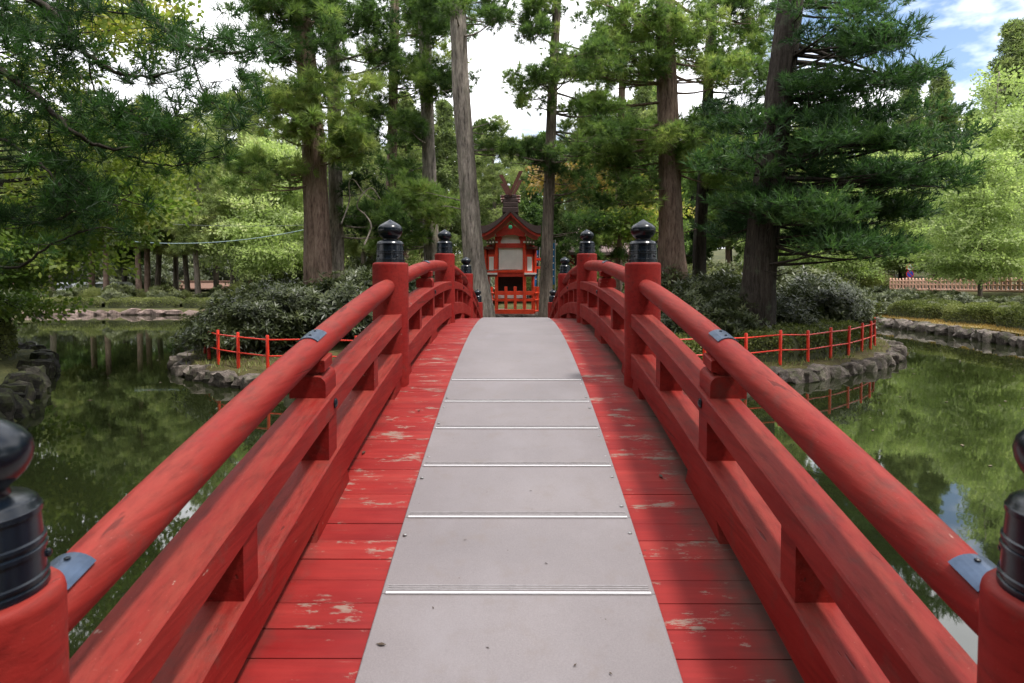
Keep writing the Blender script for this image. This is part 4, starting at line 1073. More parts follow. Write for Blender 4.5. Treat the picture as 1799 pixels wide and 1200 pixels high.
for (px, d, H, k, lab) in [(1450, 50, 9.5, 'leaf', 0), (1525, 57, 10, 'leaf', 0), (1580, 61, 12.5, 'leaf', 0), (1645, 58, 12, 'leaf', 0), (1728, 54, 12.5, 'leaf', 0), (1790, 46, 12.5, 'leaf', 0), (1850, 50, 13.5, 'leaf', 0), (1745, 55, 12.5, 'leaf', 0), (1490, 58, 12, 'leaf', 0), (1380, 52, 9, 'leaf', 0)]:
    bg(k, XD(px, d), d, H, 'light_green_tree', 'light green layered broadleaf tree beyond the brown fence', GR)
bg('column', XD(1742, 50), 50, 16.5, 'slim_tree', 'slim pale green tree whose feathery tip rises above the right treeline', None)
bg('leaf', XD(1720, 35.5), 35.5, 8.0, 'thin_trunked_tree', 'light green tree with a thin dark trunk in front of the brown fence', None)
for i in range(34):                                            # a further row closes the gaps low down
    px = -150+i*62+random.uniform(-15, 15); d = random.uniform(84, 100); H = (12.5 if 560 < px < 1080 else 19)*random.uniform(.9, 1.08)
    bg('dark' if i % 3 else 'cedar', XD(px, d), d, H, 'far_forest_tree', 'dark tree in the far back row of the forest', 'back row of the forest', wide=1.5)

for i, (x, y, H) in enumerate([(-14, -6, 20), (-9, -13, 22), (-3, -17, 21), (4, -16, 23), (10, -12, 20), (15, -7, 21), (-18, 1, 20), (-21, 9, 21), (20, 2, 19), (-6, -24, 24), (7, -25, 24), (18, -18, 23), (-17, -16, 23), (23, 12, 17), (25, 20, 16), (-26, 16, 20), (-33, 24, 20), (-3.5, -8.5, 14), (3.2, -9.5, 15), (-8, -6.5, 14), (8.5, -7, 14), (0, -12, 16)]):  # unseen trees added behind and beside the camera to darken the bridge's upright faces
    bg('dark' if i % 2 else 'cedar', x, y, H, 'shore_tree', 'tall conifer on the shore, out of view, added to block low sky light', 'unseen light-blocking trees around the near shore', wide=1.5)

# ------------------------------------------------------------------ shrubs and hedges
def shrub_meshes(n, leaf_m, R0, seed, size=.17, tint=.5, stems=9, hz=.8, kind='whorl', inner=.45):
    r = np.random.default_rng(seed); cr = Crown(kind); lb = MB()
    for i in range(n):
        d = r.normal(size=3); d[2] = abs(d[2])*.9-.12; d /= np.linalg.norm(d); q = r.uniform(inner, 1.0)**.5
        lump = 1+.20*math.sin(3*math.atan2(d[1], d[0])+seed)+.16*math.sin(5*d[2]+seed*2+4*d[0])+.14*math.sin(9*d[0]+7*d[1]+seed*3)*math.sin(6*d[2]+seed)+r.normal(0, .05)
        p = np.array([d[0], d[1], d[2]*hz])*R0*q*lump+np.array([0, 0, R0*.42])
        cr.put(p, d*.9+np.array([0, 0, .55])+r.normal(0, .3, 3), size*r.uniform(.75, 1.25), tint+r.normal(0, .16)+.1*math.sin(d[0]*6+seed))
    for i in range(stems):
        a = r.uniform(0, 6.28); L = R0*r.uniform(.55, .95); e = np.array([math.cos(a)*L*.75, math.sin(a)*L*.75, R0*r.uniform(.5, 1.0)]); s = np.array([math.cos(a)*.08, math.sin(a)*.08, -.05])
        lb.tube([tuple(x) for x in bez(s, (s+e)/2+np.array([-math.cos(a)*.1, -math.sin(a)*.1, .1])+r.normal(0, .06, 3), e, 7)], list(np.linspace(.026, .007, 7)), 5)
    lm = bpy.data.meshes.new('stems'); lm.from_pydata(lb.V, [], lb.F); lm.materials.append(M['dead'])
    return cr.mesh('foliage', leaf_m), lm
SHR = [shrub_meshes(1250, M['rhodo'], 1.3, 301+i, .20, .36, 14) for i in range(4)]
SHR_S = [shrub_meshes(750, M['rhodo'], .8, 311+i, .17, .55, 5) for i in range(3)]
SHR_G = [shrub_meshes(700, M['hedge_leaf'], .8, 321+i, .22, .55, 5, .8, 'spray') for i in range(2)]
def shrub(pool, x, y, z, s, name, label, group=None, sz=None):
    f, l = random.choice(pool); root = thing(name, (x, y, z), label, 'shrub', group)
    root.scale = (s, s, sz or s); root.rotation_euler = (0, 0, random.uniform(0, 6.28))
    add('foliage', f, root, False); add('stem', l, root, False); return root
g1 = 'dark rhododendrons left of the bridge on the island'
for (px, d, s) in [(430, 16.2, 0.90), (395, 17.8, 0.77), (490, 16.8, 1.03), (545, 17.6, 1.03), (600, 17.2, 1.08), (640, 18.6, 1.12), (520, 19.5, 1.08), (450, 19.0, 0.90), (690, 20, 0.99), (740, 21, 0.99)]:
    x = XD(px, d); shrub(SHR, x, d, island_z(x, d)-.05, s, 'rhododendron', 'dark leafy rhododendron on the island left of the bridge', g1)
g2 = 'rhododendrons right of the bridge on the island'
for (px, d, s) in [(1232, 16.2, .85), (1262, 17.6, 1.05), (1210, 20, 1.1), (1372, 18.8, .9), (1425, 19.8, 1.05), (1462, 21.4, 1.0), (1400, 21.0, 1.15), (1290, 21, 1.1), (1150, 20.5, .9), (1440, 23, 1.2)]:
    x = XD(px, d); shrub(SHR, x, d, island_z(x, d)-.05, s, 'rhododendron', 'olive rhododendron on the island right of the bridge', g2)
g3 = 'grey green shrubs along the right bank'
for (px, d, s) in [(1500, 34, 1.25), (1535, 35, 1.17), (1570, 33, 1.17), (1610, 33.5, 1.09), (1650, 31.5, 1.01), (1690, 31, 1.01), (1730, 29.5, 0.90), (1775, 29, 0.94), (1810, 28.5, 0.94), (1590, 37, 1.25), (1660, 35, 1.09), (1520, 39, 1.33), (1550, 38, 1.25), (1480, 38, 1.25)]:
    x = XD(px, d); shrub(SHR_S, x, d, lz(x, d)-.1, s, 'bank_shrub', 'grey green shrub behind the hedges of the right bank', g3)
g4 = 'shrubs along the left far bank'
for (px, d, s, q) in [(30, 45, 1.2, 0), (60, 46, 1.1, 1), (105, 45, 1.15, 0), (140, 47, 1.3, 0), (165, 45.5, 1.05, 1), (205, 45, 1.3, 0), (240, 47, .9, 1), (285, 45, 1.25, 0), (320, 46, .9, 1), (355, 47, .8, 0), (390, 46, 1.2, 0), (430, 46, 1.4, 1), (470, 47, 1.4, 0)]:
    x = XD(px, d); shrub(SHR_G if q else SHR_S, x, d, lz(x, d)-.1, s, 'bank_shrub', 'low shrub behind the hedge of the far left bank', g4)
g6 = 'dark thicket under the left forest'
for i in range(22):
    px = -60+i*33+random.uniform(-10, 10); d = random.uniform(62, 68) if not 255 < px < 440 else random.uniform(75, 80); x = XD(px, d); shrub(SHR, x, d, lz(x, d)-.2, random.uniform(2.0, 2.8), 'thicket_bush', 'dark bush in the thicket under the forest beyond the left bank', g6)
g5 = 'undergrowth behind the island'
for i in range(26):
    px = 560+i*38+random.uniform(-12, 12); d = random.uniform(45, 50); x = XD(px, d); shrub(SHR_G if i % 2 else SHR_S, x, d, lz(x, d)-.1, random.uniform(2.0, 3.0), 'undergrowth_bush', 'bushy undergrowth on the shore behind the island', g5)

def hedge(name, label, pts, width, height, zf, n, seed, group=None, dome=.5):
    """clipped hedge along a polyline: rounded body, every side clothed in small leaves"""
    r = np.random.default_rng(seed); pts = [np.array(p, float) for p in pts]
    seg = [np.linalg.norm(pts[i+1]-pts[i]) for i in range(len(pts)-1)]; tot = sum(seg); K = max(8, int(tot/.25))
    def at(s):
        for i, L in enumerate(seg):
            if s <= L or i == len(seg)-1: return pts[i]+(pts[i+1]-pts[i])*min(max(s/L, 0), 1), (pts[i+1]-pts[i])/L
            s -= L
    ph = r.uniform(0, 6.28, 4)
    def surf(u, a):       # u 0..1 along, a 0..pi round the section
        p, d = at(u*tot); nn = np.array([-d[1], d[0]]); e = (1-abs(2*u-1)**(tot/width*2.2+2))**.35
        ca, sa = math.cos(a), math.sin(a); pw = dome
        x = np.sign(ca)*abs(ca)**pw*width/2*e; z = abs(sa)**pw*height*(.35+.65*e)
        lump = 1+.05*math.sin(u*tot*2.3+ph[0]+2*a)+.04*math.sin(u*tot*5.1+ph[1]-3*a)
        q = p+nn*x*lump
        return np.array([q[0], q[1], zf(q[0], q[1])+z*lump])
    V = []; F = []; A = 12
    for i in range(K+1):
        for k in range(A+1): V.append(surf(min(max(i/K, .002), .998), math.pi*k/A)-np.array([0, 0, .04]))
    for i in range(K):
        for k in range(A): F.append((i*(A+1)+k, i*(A+1)+k+1, (i+1)*(A+1)+k+1, (i+1)*(A+1)+k))
    b = pts[0]; root = thing(name, (b[0], b[1], zf(b[0], b[1])), label, 'hedge', group)
    add('body', mesh_np('body', V, F, M['hedge_core'], True), root)
    VV = []; FF = []; TT = []
    us = r.uniform(0.004, .996, n); as_ = r.uniform(.02, math.pi-.02, n)
    for u, a in zip(us, as_):
        c = surf(u, a); c2 = surf(min(u+.004, .998), a); c3 = surf(u, min(a+.05, 3.13))
        nrm = np.cross(c2-c, c3-c); L = np.linalg.norm(nrm); nrm = nrm/L if L > 1e-9 else np.array([0, 0, 1.0])
        if nrm[2] < 0 and a > .3 and a < 2.8: nrm = -nrm
        c = c+nrm*r.uniform(-.05, .03)
        d = r.normal(size=3)+nrm*.9; d /= np.linalg.norm(d); s = np.cross(d, r.normal(size=3)); s /= np.linalg.norm(s); l = r.uniform(.05, .095)
        k = len(VV); VV += [c, c+d*l*.5+s*l*.32, c+d*l, c+d*l*.5-s*l*.32]; FF += [(k, k+1, k+2), (k, k+2, k+3)]
        t = .5+r.normal(0, .17)+.12*math.sin(u*tot*1.7+ph[2]); TT += [t]*4
    add('leaves', mesh_np('leaves', np.array(VV), np.array(FF), M['hedge_leaf'], False, np.clip(TT, 0, 1)), root)
    return root
hedge('clipped_hedge', 'clipped green hedge inside the red island fence, right of the bridge', [(5.0, 15.3), (6.3, 15.7), (7.7, 16.7), (8.8, 17.8), (9.8, 19.3), (10.2, 20.8)], 1.35, .66, island_z, 17000, 41)
hedge('clipped_hedge', 'short clipped hedge beside the far right end of the bridge', [(2.4, 14.9), (3.4, 15.0), (4.6, 15.2)], 1.1, .55, island_z, 6500, 42)
hb = 'hedges along the right bank'
HP = [[(18.0, 15.5), (18.4, 18.5), (18.9, 21.5)], [(18.95, 21.9), (19.15, 23.4), (19.3, 25.0)], [(19.35, 25.3), (19.45, 26.8), (19.5, 28.5)], [(19.5, 28.9), (19.5, 30.5), (19.3, 32.3)], [(19.2, 32.7), (18.9, 34), (18.2, 36)]]
for i, p in enumerate(HP):
    hedge('bank_hedge', ['broad flat topped hedge nearest on the right bank', 'long flat topped hedge on the right bank, second from the right edge', 'middle rounded hedge on the right bank', 'smaller rounded hedge on the right bank further back', 'farthest hedge on the right bank by the island fence'][i], p, 1.9, .75, lz, 13000, 50+i, hb, .42)
for i, (a, b) in enumerate([(-31.5, -27.4), (-26.9, -22.2), (-21.9, -17.2), (-16.9, -11)]):
    hedge('bank_hedge', ['leftmost low hedge on the far left bank', 'second low hedge from the left on the far bank', 'third low hedge on the far bank, left of the rhododendrons', 'low hedge on the far bank behind the island rhododendrons'][i], [(a, 42.7), ((a+b)/2, 42.75), (b, 42.8)], 1.3, .62, lz, 6000, 60+i, 'hedges along the far left bank')
hedge('round_bush', 'dark rounded bush at the left edge on the near bank', [(-12.3, 13.9), (-12.9, 15.2)], 2.0, 1.15, lz, 5000, 70, None, .7)
hedge('round_bush', 'dark low bush hanging over the near left bank stones', [(-10.9, 11.8), (-12.4, 13.6)], 1.9, .85, lz, 4500, 71, None, .7)

# loose grass on the banks: nobody could count it
def grass_patch(name, label, pts_fn, n, seed, mat, h=(.06, .16)):
    r = np.random.default_rng(seed); V = []; F = []; T = []
    for i in range(n):
        x, y, z = pts_fn(r); a = r.uniform(0, 6.28); l = r.uniform(*h); w = .012
        s = np.array([math.cos(a), math.sin(a), 0])*w; b = np.array([x, y, z]); tip = b+np.array([r.normal(0, .35), r.normal(0, .35), 1])*l
        k = len(V); V += [b-s, b+s, tip]; F.append((k, k+1, k+2)); t = .55+r.normal(0, .2); T += [t]*3
    o = add(name, mesh_np(name, np.array(V), np.array(F), mat, False, np.clip(T, 0, 1))); tag(o, label, 'grass', None, 'stuff'); return o
def on_island(r):
    while True:
        i = r.integers(0, len(isl)); p = isl[i]; f = r.uniform(.86, 1.03); q = cen+(p-cen)*f
        return q.x+r.normal(0, .1), q.y+r.normal(0, .1), island_z(q.x, q.y)-.01
def on_verge(r):
    t = r.uniform(0, 1); y = 15+19*t; x = np.interp(y, [15, 21.5, 27, 32, 34], [16.1, 16.95, 17.65, 17.85, 17.4])+r.uniform(.0, 1.7)
    return x, y, lz(x, y)+.02
grass_patch('island_grass', 'sparse short grass along the island edge', on_island, 5000, 81, M['hedge_leaf'])
grass_patch('bank_grass', 'short dry grass along the right bank', on_verge, 7000, 82, M['rust'], (.05, .16))

# ------------------------------------------------------------------ red island fence
def island_fence(label, pts):
    root = thing('pond_fence', (pts[0][0], pts[0][1], .3), label, 'fence')
    tops = []
    for (x, y) in pts:
        z = island_z(x, y)
        lx, ly = random.uniform(-.02, .02), random.uniform(-.015, .015)
        mb = MB(); mb.tube([(x, y, z-.1), (x+lx*.5, y+ly*.5, z+.4), (x+lx, y+ly, z+.74), (x+lx, y+ly, z+.76)], [.036, .036, .036, .028], 14); mb.build('post', M['fence_red'], root, True, 50); tops.append((x, y, z))
    for h in (.31, .655):
        for (a, b) in zip(tops[:-1], tops[1:]):
            mb = MB(); mb.tube([(a[0], a[1], a[2]+h), (b[0], b[1], b[2]+h)], .0165, 10); mb.build('rail', M['fence_red'], root, True, 60)
def resample(pts, step):
    pts = [Vector(p) for p in pts]; out = [pts[0]]; acc = 0
    for a, b in zip(pts[:-1], pts[1:]):
        L = (b-a).length; t = step-acc
        while t <= L: out.append(a.lerp(b, t/L)); t += step
        acc = (acc+L) % step if L < 1e9 else 0
    return [(p.x, p.y) for p in out]
i0 = ISL_F
left_line = [(-3.3, 13.33)]+ISL_F[0:13]
right_line = [(4.1, 13.75), (5.15, 14.1), (6.12, 14.6), (7.1, 15.25), (8.05, 16.0), (8.95, 16.85), (9.75, 17.75), (10.55, 18.9), (11.3, 20.3), (11.7, 21.8), (11.5, 23.6), (10.2, 26)]
island_fence('low bright red post and rail fence round the left tip of the island', resample(left_line, .98))
island_fence('low bright red post and rail fence round the right tip of the island', resample([(3.0, 13.6)]+right_line, 1.05))

# ------------------------------------------------------------------ the shrine
SD = 24.0; SX = XD(897, SD)
def S(px, py, d=SD): return P(px, py, d)
U = SD/FPX                                  # metres per photo pixel at the shrine
shrine = thing('shrine', (SX, SD, .9), 'small vermilion shrine with white panels, dark bark roof and crossed finials', 'shrine')
def zpx(py, d=SD): return P(900, py, d).z
def bxp(name, x0, y0, x1, y1, ya, yb, mat, parent, ch=.004):
    """box spanning photo pixels x0..x1, y0..y1 at the shrine's front plane, from depth ya to yb"""
    za, zb = zpx(y1), zpx(y0); xa, xb = SX+(x0-897)*U, SX+(x1-897)*U
    mb = MB(); mb.box(((xa+xb)/2, SD+(ya+yb)/2, (za+zb)/2), (xb-xa, yb-ya, zb-za), None, ch); return mb.build(name, mat, parent)
# roof: concave gable extruded in depth
prof = []
for t in np.linspace(-1, 1, 25):
    e = abs(t); zz = 369+33*(1-(1-e)**1.55)-1.5*e**6*3
    prof.append((SX+t*52.5*U, zpx(zz)))
th = [(x, z-(.13+.17*abs((x-SX)/(52.5*U))**1.5)) for x, z in prof]
rb = MB(); rb.prism(prof+th[::-1], SD-.55, SD+1.9); roof = rb.build('roof', M['hiwada'], shrine)
th2 = [(SX+(x-SX)*.985, z-.002) for x, z in th]; th3 = [(SX+(x-SX)*.985, z-.105) for x, z in th]
rb = MB(); rb.prism(th2+th3[::-1], SD-.50, SD-.42); rb.build('bargeboard', M['vermilion_dull'], roof)
rb = MB(); rb.prism([(SX+(x-SX)*.95, z-.02) for x, z in th2]+[(SX+(x-SX)*.95, z-.09) for x, z in th][::-1], SD-.41, SD+1.8); rb.build('soffit', M['vermilion_dull'], roof)
# ridge stack, rolls, crossed finials
rg = MB(); z0 = zpx(376); 
for (a, b, w, yy) in ((376, 366, 14, .0), (366, 357, 12.5, .02), (357, 351, 13.5, .04), (351, 344, 10.5, .06)):
    rg.box((SX, SD+.7, (zpx(a)+zpx(b))/2), (2*w*U, 2.3-yy*2, zpx(b)-zpx(a)-.004), None, .02)
rg.build('ridge_stack', M['hiwada'], roof)
for yy in (-.3, .5, 1.3):
    mb = MB(); mb.tube([(SX-16.5*U, SD+yy, zpx(347)), (SX+16.5*U, SD+yy, zpx(347))], .05, 12); roll = mb.build('ridge_billet', M['brownwood'], roof, True, 50)
    for sx in (-1, 1):
        mb = MB(); mb.tube([(SX+sx*16.5*U, SD+yy, zpx(347)), (SX+sx*17.2*U, SD+yy, zpx(347))], .047, 12); mb.build('billet_cap', M['gold'], roof, True, 50)
for yy in (-.42, 1.72):
    for sx, tx, ty in ((-1, -16, 311), (1, 18, 304)):
        mb = MB(); a = Vector((SX-sx*1.5*U, 0, zpx(346))); b = Vector((SX+tx*U, 0, zpx(ty))); dr = (b-a).normalized(); nn = Vector((-dr.z, 0, dr.x))
        poly = [(a+nn*.05), (a-nn*.05), (b-nn*.065+dr*(.05 if sx > 0 else -.02)), (b+nn*.065+dr*(-.02 if sx > 0 else .05))]
        mb.prism([(q.x, q.z) for q in poly], SD+yy+(.03*sx), SD+yy+.05+(.03*sx)); mb.build('crossed_finial', M['brownwood'], roof)
mb = MB(); mb.lathe([(0, .001), (0, .07), (.02, .075), (.03, .05), (.035, .001)], (0, 0, 0), 18, False)
cm = MB(); cm.raw([(SX+v[0], SD-.52-v[2], zpx(401)+v[1]) for v in mb.V], mb.F); cm.build('crest', M['green'], roof)
# body
bxp('gable_wall', 874, 411, 921, 428, .02, .08, M['plaster'], shrine)
mb = MB(); mb.prism([(SX-26*U, zpx(411)), (SX-24*U, zpx(417)), (SX-15*U, zpx(415.5)), (SX-8*U, zpx(413)), (SX+8*U, zpx(413)), (SX+15*U, zpx(415.5)), (SX+24*U, zpx(417)), (SX+26*U, zpx(411)), (SX, zpx(392))], SD-.20, SD-.02); mb.build('rainbow_beam', M['vermilion_dull'], shrine)
for sx in (-1, 1):
    mb = MB(); mb.prism([(SX+sx*25*U, zpx(428)), (SX+sx*17*U, zpx(428)), (SX+sx*17*U, zpx(424)), (SX+sx*14*U, zpx(417)), (SX+sx*25*U, zpx(414))], SD-.06, SD+.015); mb.build('spandrel', M['vermilion_dull'], shrine)
    cx = SX+sx*24.6*U
    mb = MB(); mb.tube([(cx, SD+.02, zpx(513+40)), (cx, SD+.02, zpx(414))], 3.0*U, 14); p_ = mb.build('pillar', M['vermilion'], shrine, True, 50)
    bxp('pillar_cap', 897+sx*24.6-2.6, 411, 897+sx*24.6+2.6, 415.5, -.13, .12, M['gold'], p_)
    bxp('pillar_cap', 897+sx*24.6-2.4, 424, 897+sx*24.6+2.4, 427, -.13, .12, M['gold'], p_)
    mb = MB(); cx2 = SX+sx*40*U; mb.tube([(cx2, SD+.5, zpx(553)), (cx2, SD+.5, zpx(430))], 2.6*U, 12); mb.build('pillar', M['vermilion'], shrine, True, 50)
    a, b = (857, 870) if sx < 0 else (924, 937)
    bxp('side_wall', a, 447, b, 480, .06, .12, M['vermilion'], shrine)
    bxp('side_panel', a+2.4, 451, b-2.4, 476, .045, .058, M['plaster'], shrine)
    bxp('veranda_edge', 849.5 if sx < 0 else 921, 479.4, 874 if sx < 0 else 941.5, 482.4, -.12, .5, M['plaster'], shrine)
    bxp('veranda_beam', 850 if sx < 0 else 921, 482.6, 874 if sx < 0 else 941, 486, -.10, .5, M['brownwood'], shrine)
    for q in range(3):                                   # bracket arms under the eaves
        x_ = 897+sx*(30+5*q); bxp('bracket', x_-1.6, 420+5*q*.2, x_+1.6, 432-2*q, -.3+.08*q, .3, M['brownwood'], shrine); bxp('bracket_tip', x_-1.5, 425, x_+1.5, 428, -.33+.08*q, -.31+.08*q, M['gold'], shrine)
    bxp('eave_beam', 897+sx*38-9, 433, 897+sx*38+9, 438, -.1, 1.4, M['brownwood'], shrine)
    bxp('side_frame', 897+sx*44-2, 438, 897+sx*44+2, 480, .1, .9, M['vermilion'], shrine)
bxp('lintel', 872, 427.5, 922, 435.5, -.03, .05, M['vermilion_dull'], shrine)
bxp('main_panel', 876.5, 435.5, 918.5, 474.3, .05, .07, M['plaster'], shrine)
bxp('sill_beam', 872, 474, 922, 479, -.05, .10, M['vermilion'], shrine)
bxp('floor_beam', 870, 480, 924, 486.3, -.02, .10, M['vermilion_dull'], shrine)
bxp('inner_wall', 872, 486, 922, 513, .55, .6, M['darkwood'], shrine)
bxp('core_wall', 858, 430, 936, 486, .13, 1.7, M['vermilion_dull'], shrine)
bxp('offering_shelf', 868, 519, 926, 524, .15, .5, M['plaster'], shrine)
for yy, x0, x1 in ((455, 936, 951), (470, 934, 950)):
    bxp('veranda_rail', x0, yy-2.2, x1, yy+2.2, .25, .32, M['vermilion'], shrine); bxp('veranda_rail', 1794-x1, yy-2.2, 1794-x0, yy+2.2, .25, .32, M['vermilion'], shrine)
# stone podium
pod = thing('stone_podium', (SX, SD, .4), 'rough stone podium under the small shrine', 'podium')
zt = zpx(552.5, SD-.75)
mb = MB(); mb.box((SX, SD+.55, (zt+.3)/2), (2.35, 2.9, zt-.3), None, .02); mb.build('slab', M['stone'], pod)
for q in range(7):
    o = bpy.data.objects.new('stone', ROCKS['stone'][q]); C.objects.link(o); o.parent = pod; o.location = (-1.05+q*.35, -.95, zt-.4-.16); o.scale = (.42, .35, .36)
# red fence before the shrine
sf = thing('shrine_fence', (SX, SD-.75, zt), 'bright vermilion picket fence round the front of the shrine', 'fence')
FD = SD-.75; UF = FD/FPX
def fb(name, x0, y0, x1, y1, dy=0, w=.05):
    a, b = P(x0, y1, FD), P(x1, y0, FD); mb = MB(); mb.box(((a.x+b.x)/2, FD+dy, (a.z+b.z)/2), (abs(b.x-a.x), w, abs(b.z-a.z)), None, .006); return mb.build(name, M['fence_red' if name == 'x' else 'vermilion'], sf)
for x_, t_ in ((872, 504), (888.8, 503.5), (905, 503.5), (921.8, 504)):
    fb('picket', x_-2.6, t_, x_+2.6, 543, 0, .06)
fb('picket', 936.5, 503.5, 941, 551, .10, .06)
for (ya, yb) in ((511.5, 518.5), (525, 529.5)): fb('rail', 869, ya, 937, yb, .045, .03)
fb('bottom_rail', 868, 543.5, 938, 551.5, .0, .09)
for sx, px0 in ((1, 939), (-1, 869)):
    x_ = P(px0, 520, FD).x
    for k in range(6):
        if k == 0: continue
        a, b = P(px0, 548, FD), P(px0, 504, FD); mb = MB(); mb.box((x_+sx*.12*k, FD+.34*k, (a.z+b.z)/2), (.09, .06, b.z-a.z), None, .006); mb.build('picket', M['vermilion'], sf)
    for yy in (515, 527, 547):
        z_ = P(px0, yy, FD).z; mb = MB(); mb.tube([(x_, FD+.02, z_), (x_+sx*.62, FD+1.75, z_)], .04, 6); mb.build('side_rail', M['vermilion'], sf)
# blue votive banners beside the shrine
def banner(label, px, ytop, ybot, d, wpx, lean=0.0):
    base = P(px, ybot, d); top = P(px+lean, ytop, d)
    gz = island_z(base.x, d); root = thing('banner', (base.x, d, gz), label, 'banner')
    mb = MB(); mb.tube([(base.x+.07, d, gz), (top.x+.07, d, top.z+.12)], .014, 8); mb.build('pole', M['pole'], root, True)
    mb = MB(); w = PX(wpx, d); n = 10; V = []; F = []
    for i in range(n+1):
        t = i/n; x = base.x+(top.x-base.x)*t; z = base.z+(top.z-base.z)*t; wob = .03*math.sin(t*7+px)
        for (a, dy) in ((0, 0), (w*.5, .02), (w, 0), (w, .006), (w*.5, .026), (0, .006)): V.append((x-w+a+.05, d+wob+dy, z))
    for i in range(n):
        for k in range(6): F.append((i*6+k, i*6+(k+1) % 6, (i+1)*6+(k+1) % 6, (i+1)*6+k))
    mb.raw(V, F); cl = mb.build('cloth', M['bannerblue'], root)
    mb = MB()
    for i in range(5):
        t = .2+.16*i; x = base.x+(top.x-base.x)*t; z = base.z+(top.z-base.z)*t; mb.box((x-w*.45+.05, d-.045, z), (w*.45, .004, w*.35))
    mb.build('white_mark', M['signwhite'], cl)
banner('tall narrow blue banner right of the slim trunk by the shrine', 972, 427, 500, 22.5, 6)
banner('leaning blue banner between the shrine and the slim trunk', 941, 440, 503, 25.5, 5, 4)
banner('blue banner seen behind the big leaning trunk left of the shrine', 858, 486, 512, 26, 6)

# ------------------------------------------------------------------ right bank: concrete fence, sign; walls, hall, cars, wires
cf = thing('concrete_fence', (28.5, 36, 1.5), 'brown concrete picket fence along the drive on the right', 'fence')
A, B = Vector((29.6, 34.2, 0)), Vector((26.4, 45.5, 0)); n = 46
pk = MB(); pk.tube([(0, 0, 0), (0, 0, .62), (0, 0, .70), (0, 0, .72)], [.062, .062, .052, .02], 8); pkm = pk.build('picket', M['concrete'], cf, True, 50).data; bpy.data.objects.remove(bpy.data.objects['picket.%03d' % max([int(o.name[-3:]) for o in bpy.data.objects if o.name.startswith('picket.')])])
for i in range(n):
    q = A.lerp(B, i/(n-1)); z = 1.66+.02*math.sin(i)
    o = bpy.data.objects.new('picket', pkm); C.objects.link(o); o.parent = cf; o.location = Vector((q.x, q.y, z))-cf.location
for h in (.28, .52):
    mb = MB(); mb.tube([(A.x, A.y, 1.66+h), (B.x, B.y, 1.66+h)], .045, 8); mb.build('rail', M['concrete'], cf, True)
mb = MB(); mb.tube([(A.x, A.y, 1.60), (B.x, B.y, 1.60)], .09, 6); mb.build('plinth', M['concrete'], cf)

sd = 50.0; sp = P(1598, 505, sd)
sign = thing('road_sign', (sp.x, sd, lz(sp.x, sd)), 'grey pole with two round red rimmed road signs, the lower one blue', 'road sign')
mb = MB(); mb.tube([(sp.x, sd+.05, lz(sp.x, sd)-.2), (sp.x, sd+.05, P(1598, 463, sd).z)], .035, 10); mb.build('pole', M['pole'], sign, True)
def disc(z, r, y, mat, parent, name):
    V = []; F = []; nn = 28
    for yy in (y, y+.012):
        for i in range(nn): a = 2*math.pi*i/nn; V.append((sp.x+r*math.cos(a), yy, z+r*math.sin(a)))
    F = [tuple(range(nn)), tuple(range(2*nn-1, nn-1, -1))]+[(i, i+nn, (i+1) % nn+nn, (i+1) % nn) for i in range(nn)]
    mb = MB(); mb.raw(V, F); return mb.build(name, mat, parent)
z1, z2 = P(1598, 470, sd).z, P(1598, 481.5, sd).z
d1 = disc(z1, .30, sd-.02, M['signred'], sign, 'upper_disc'); disc(z1, .225, sd-.036, M['signwhite'], d1, 'white_field')
mb = MB(); mb.box((sp.x-.02, sd-.046, z1+.02), (.22, .012, .11)); mb.box((sp.x+.08, sd-.046, z1+.09), (.10, .012, .08)); mb.build('truck_mark', M['signblue'], d1)
mb = MB(); mb.box((sp.x, sd-.056, z1), (.44, .008, .05), Matrix.Rotation(R(45), 3, 'Y')); mb.build('slash', M['signred'], d1)
d2 = disc(z2, .30, sd-.02, M['signred'], sign, 'lower_disc'); disc(z2, .235, sd-.036, M['signblue'], d2, 'blue_field')
mb = MB(); mb.box((sp.x, sd-.046, z2), (.46, .012, .055), Matrix.Rotation(R(45), 3, 'Y')); mb.build('slash', M['signred'], d2)

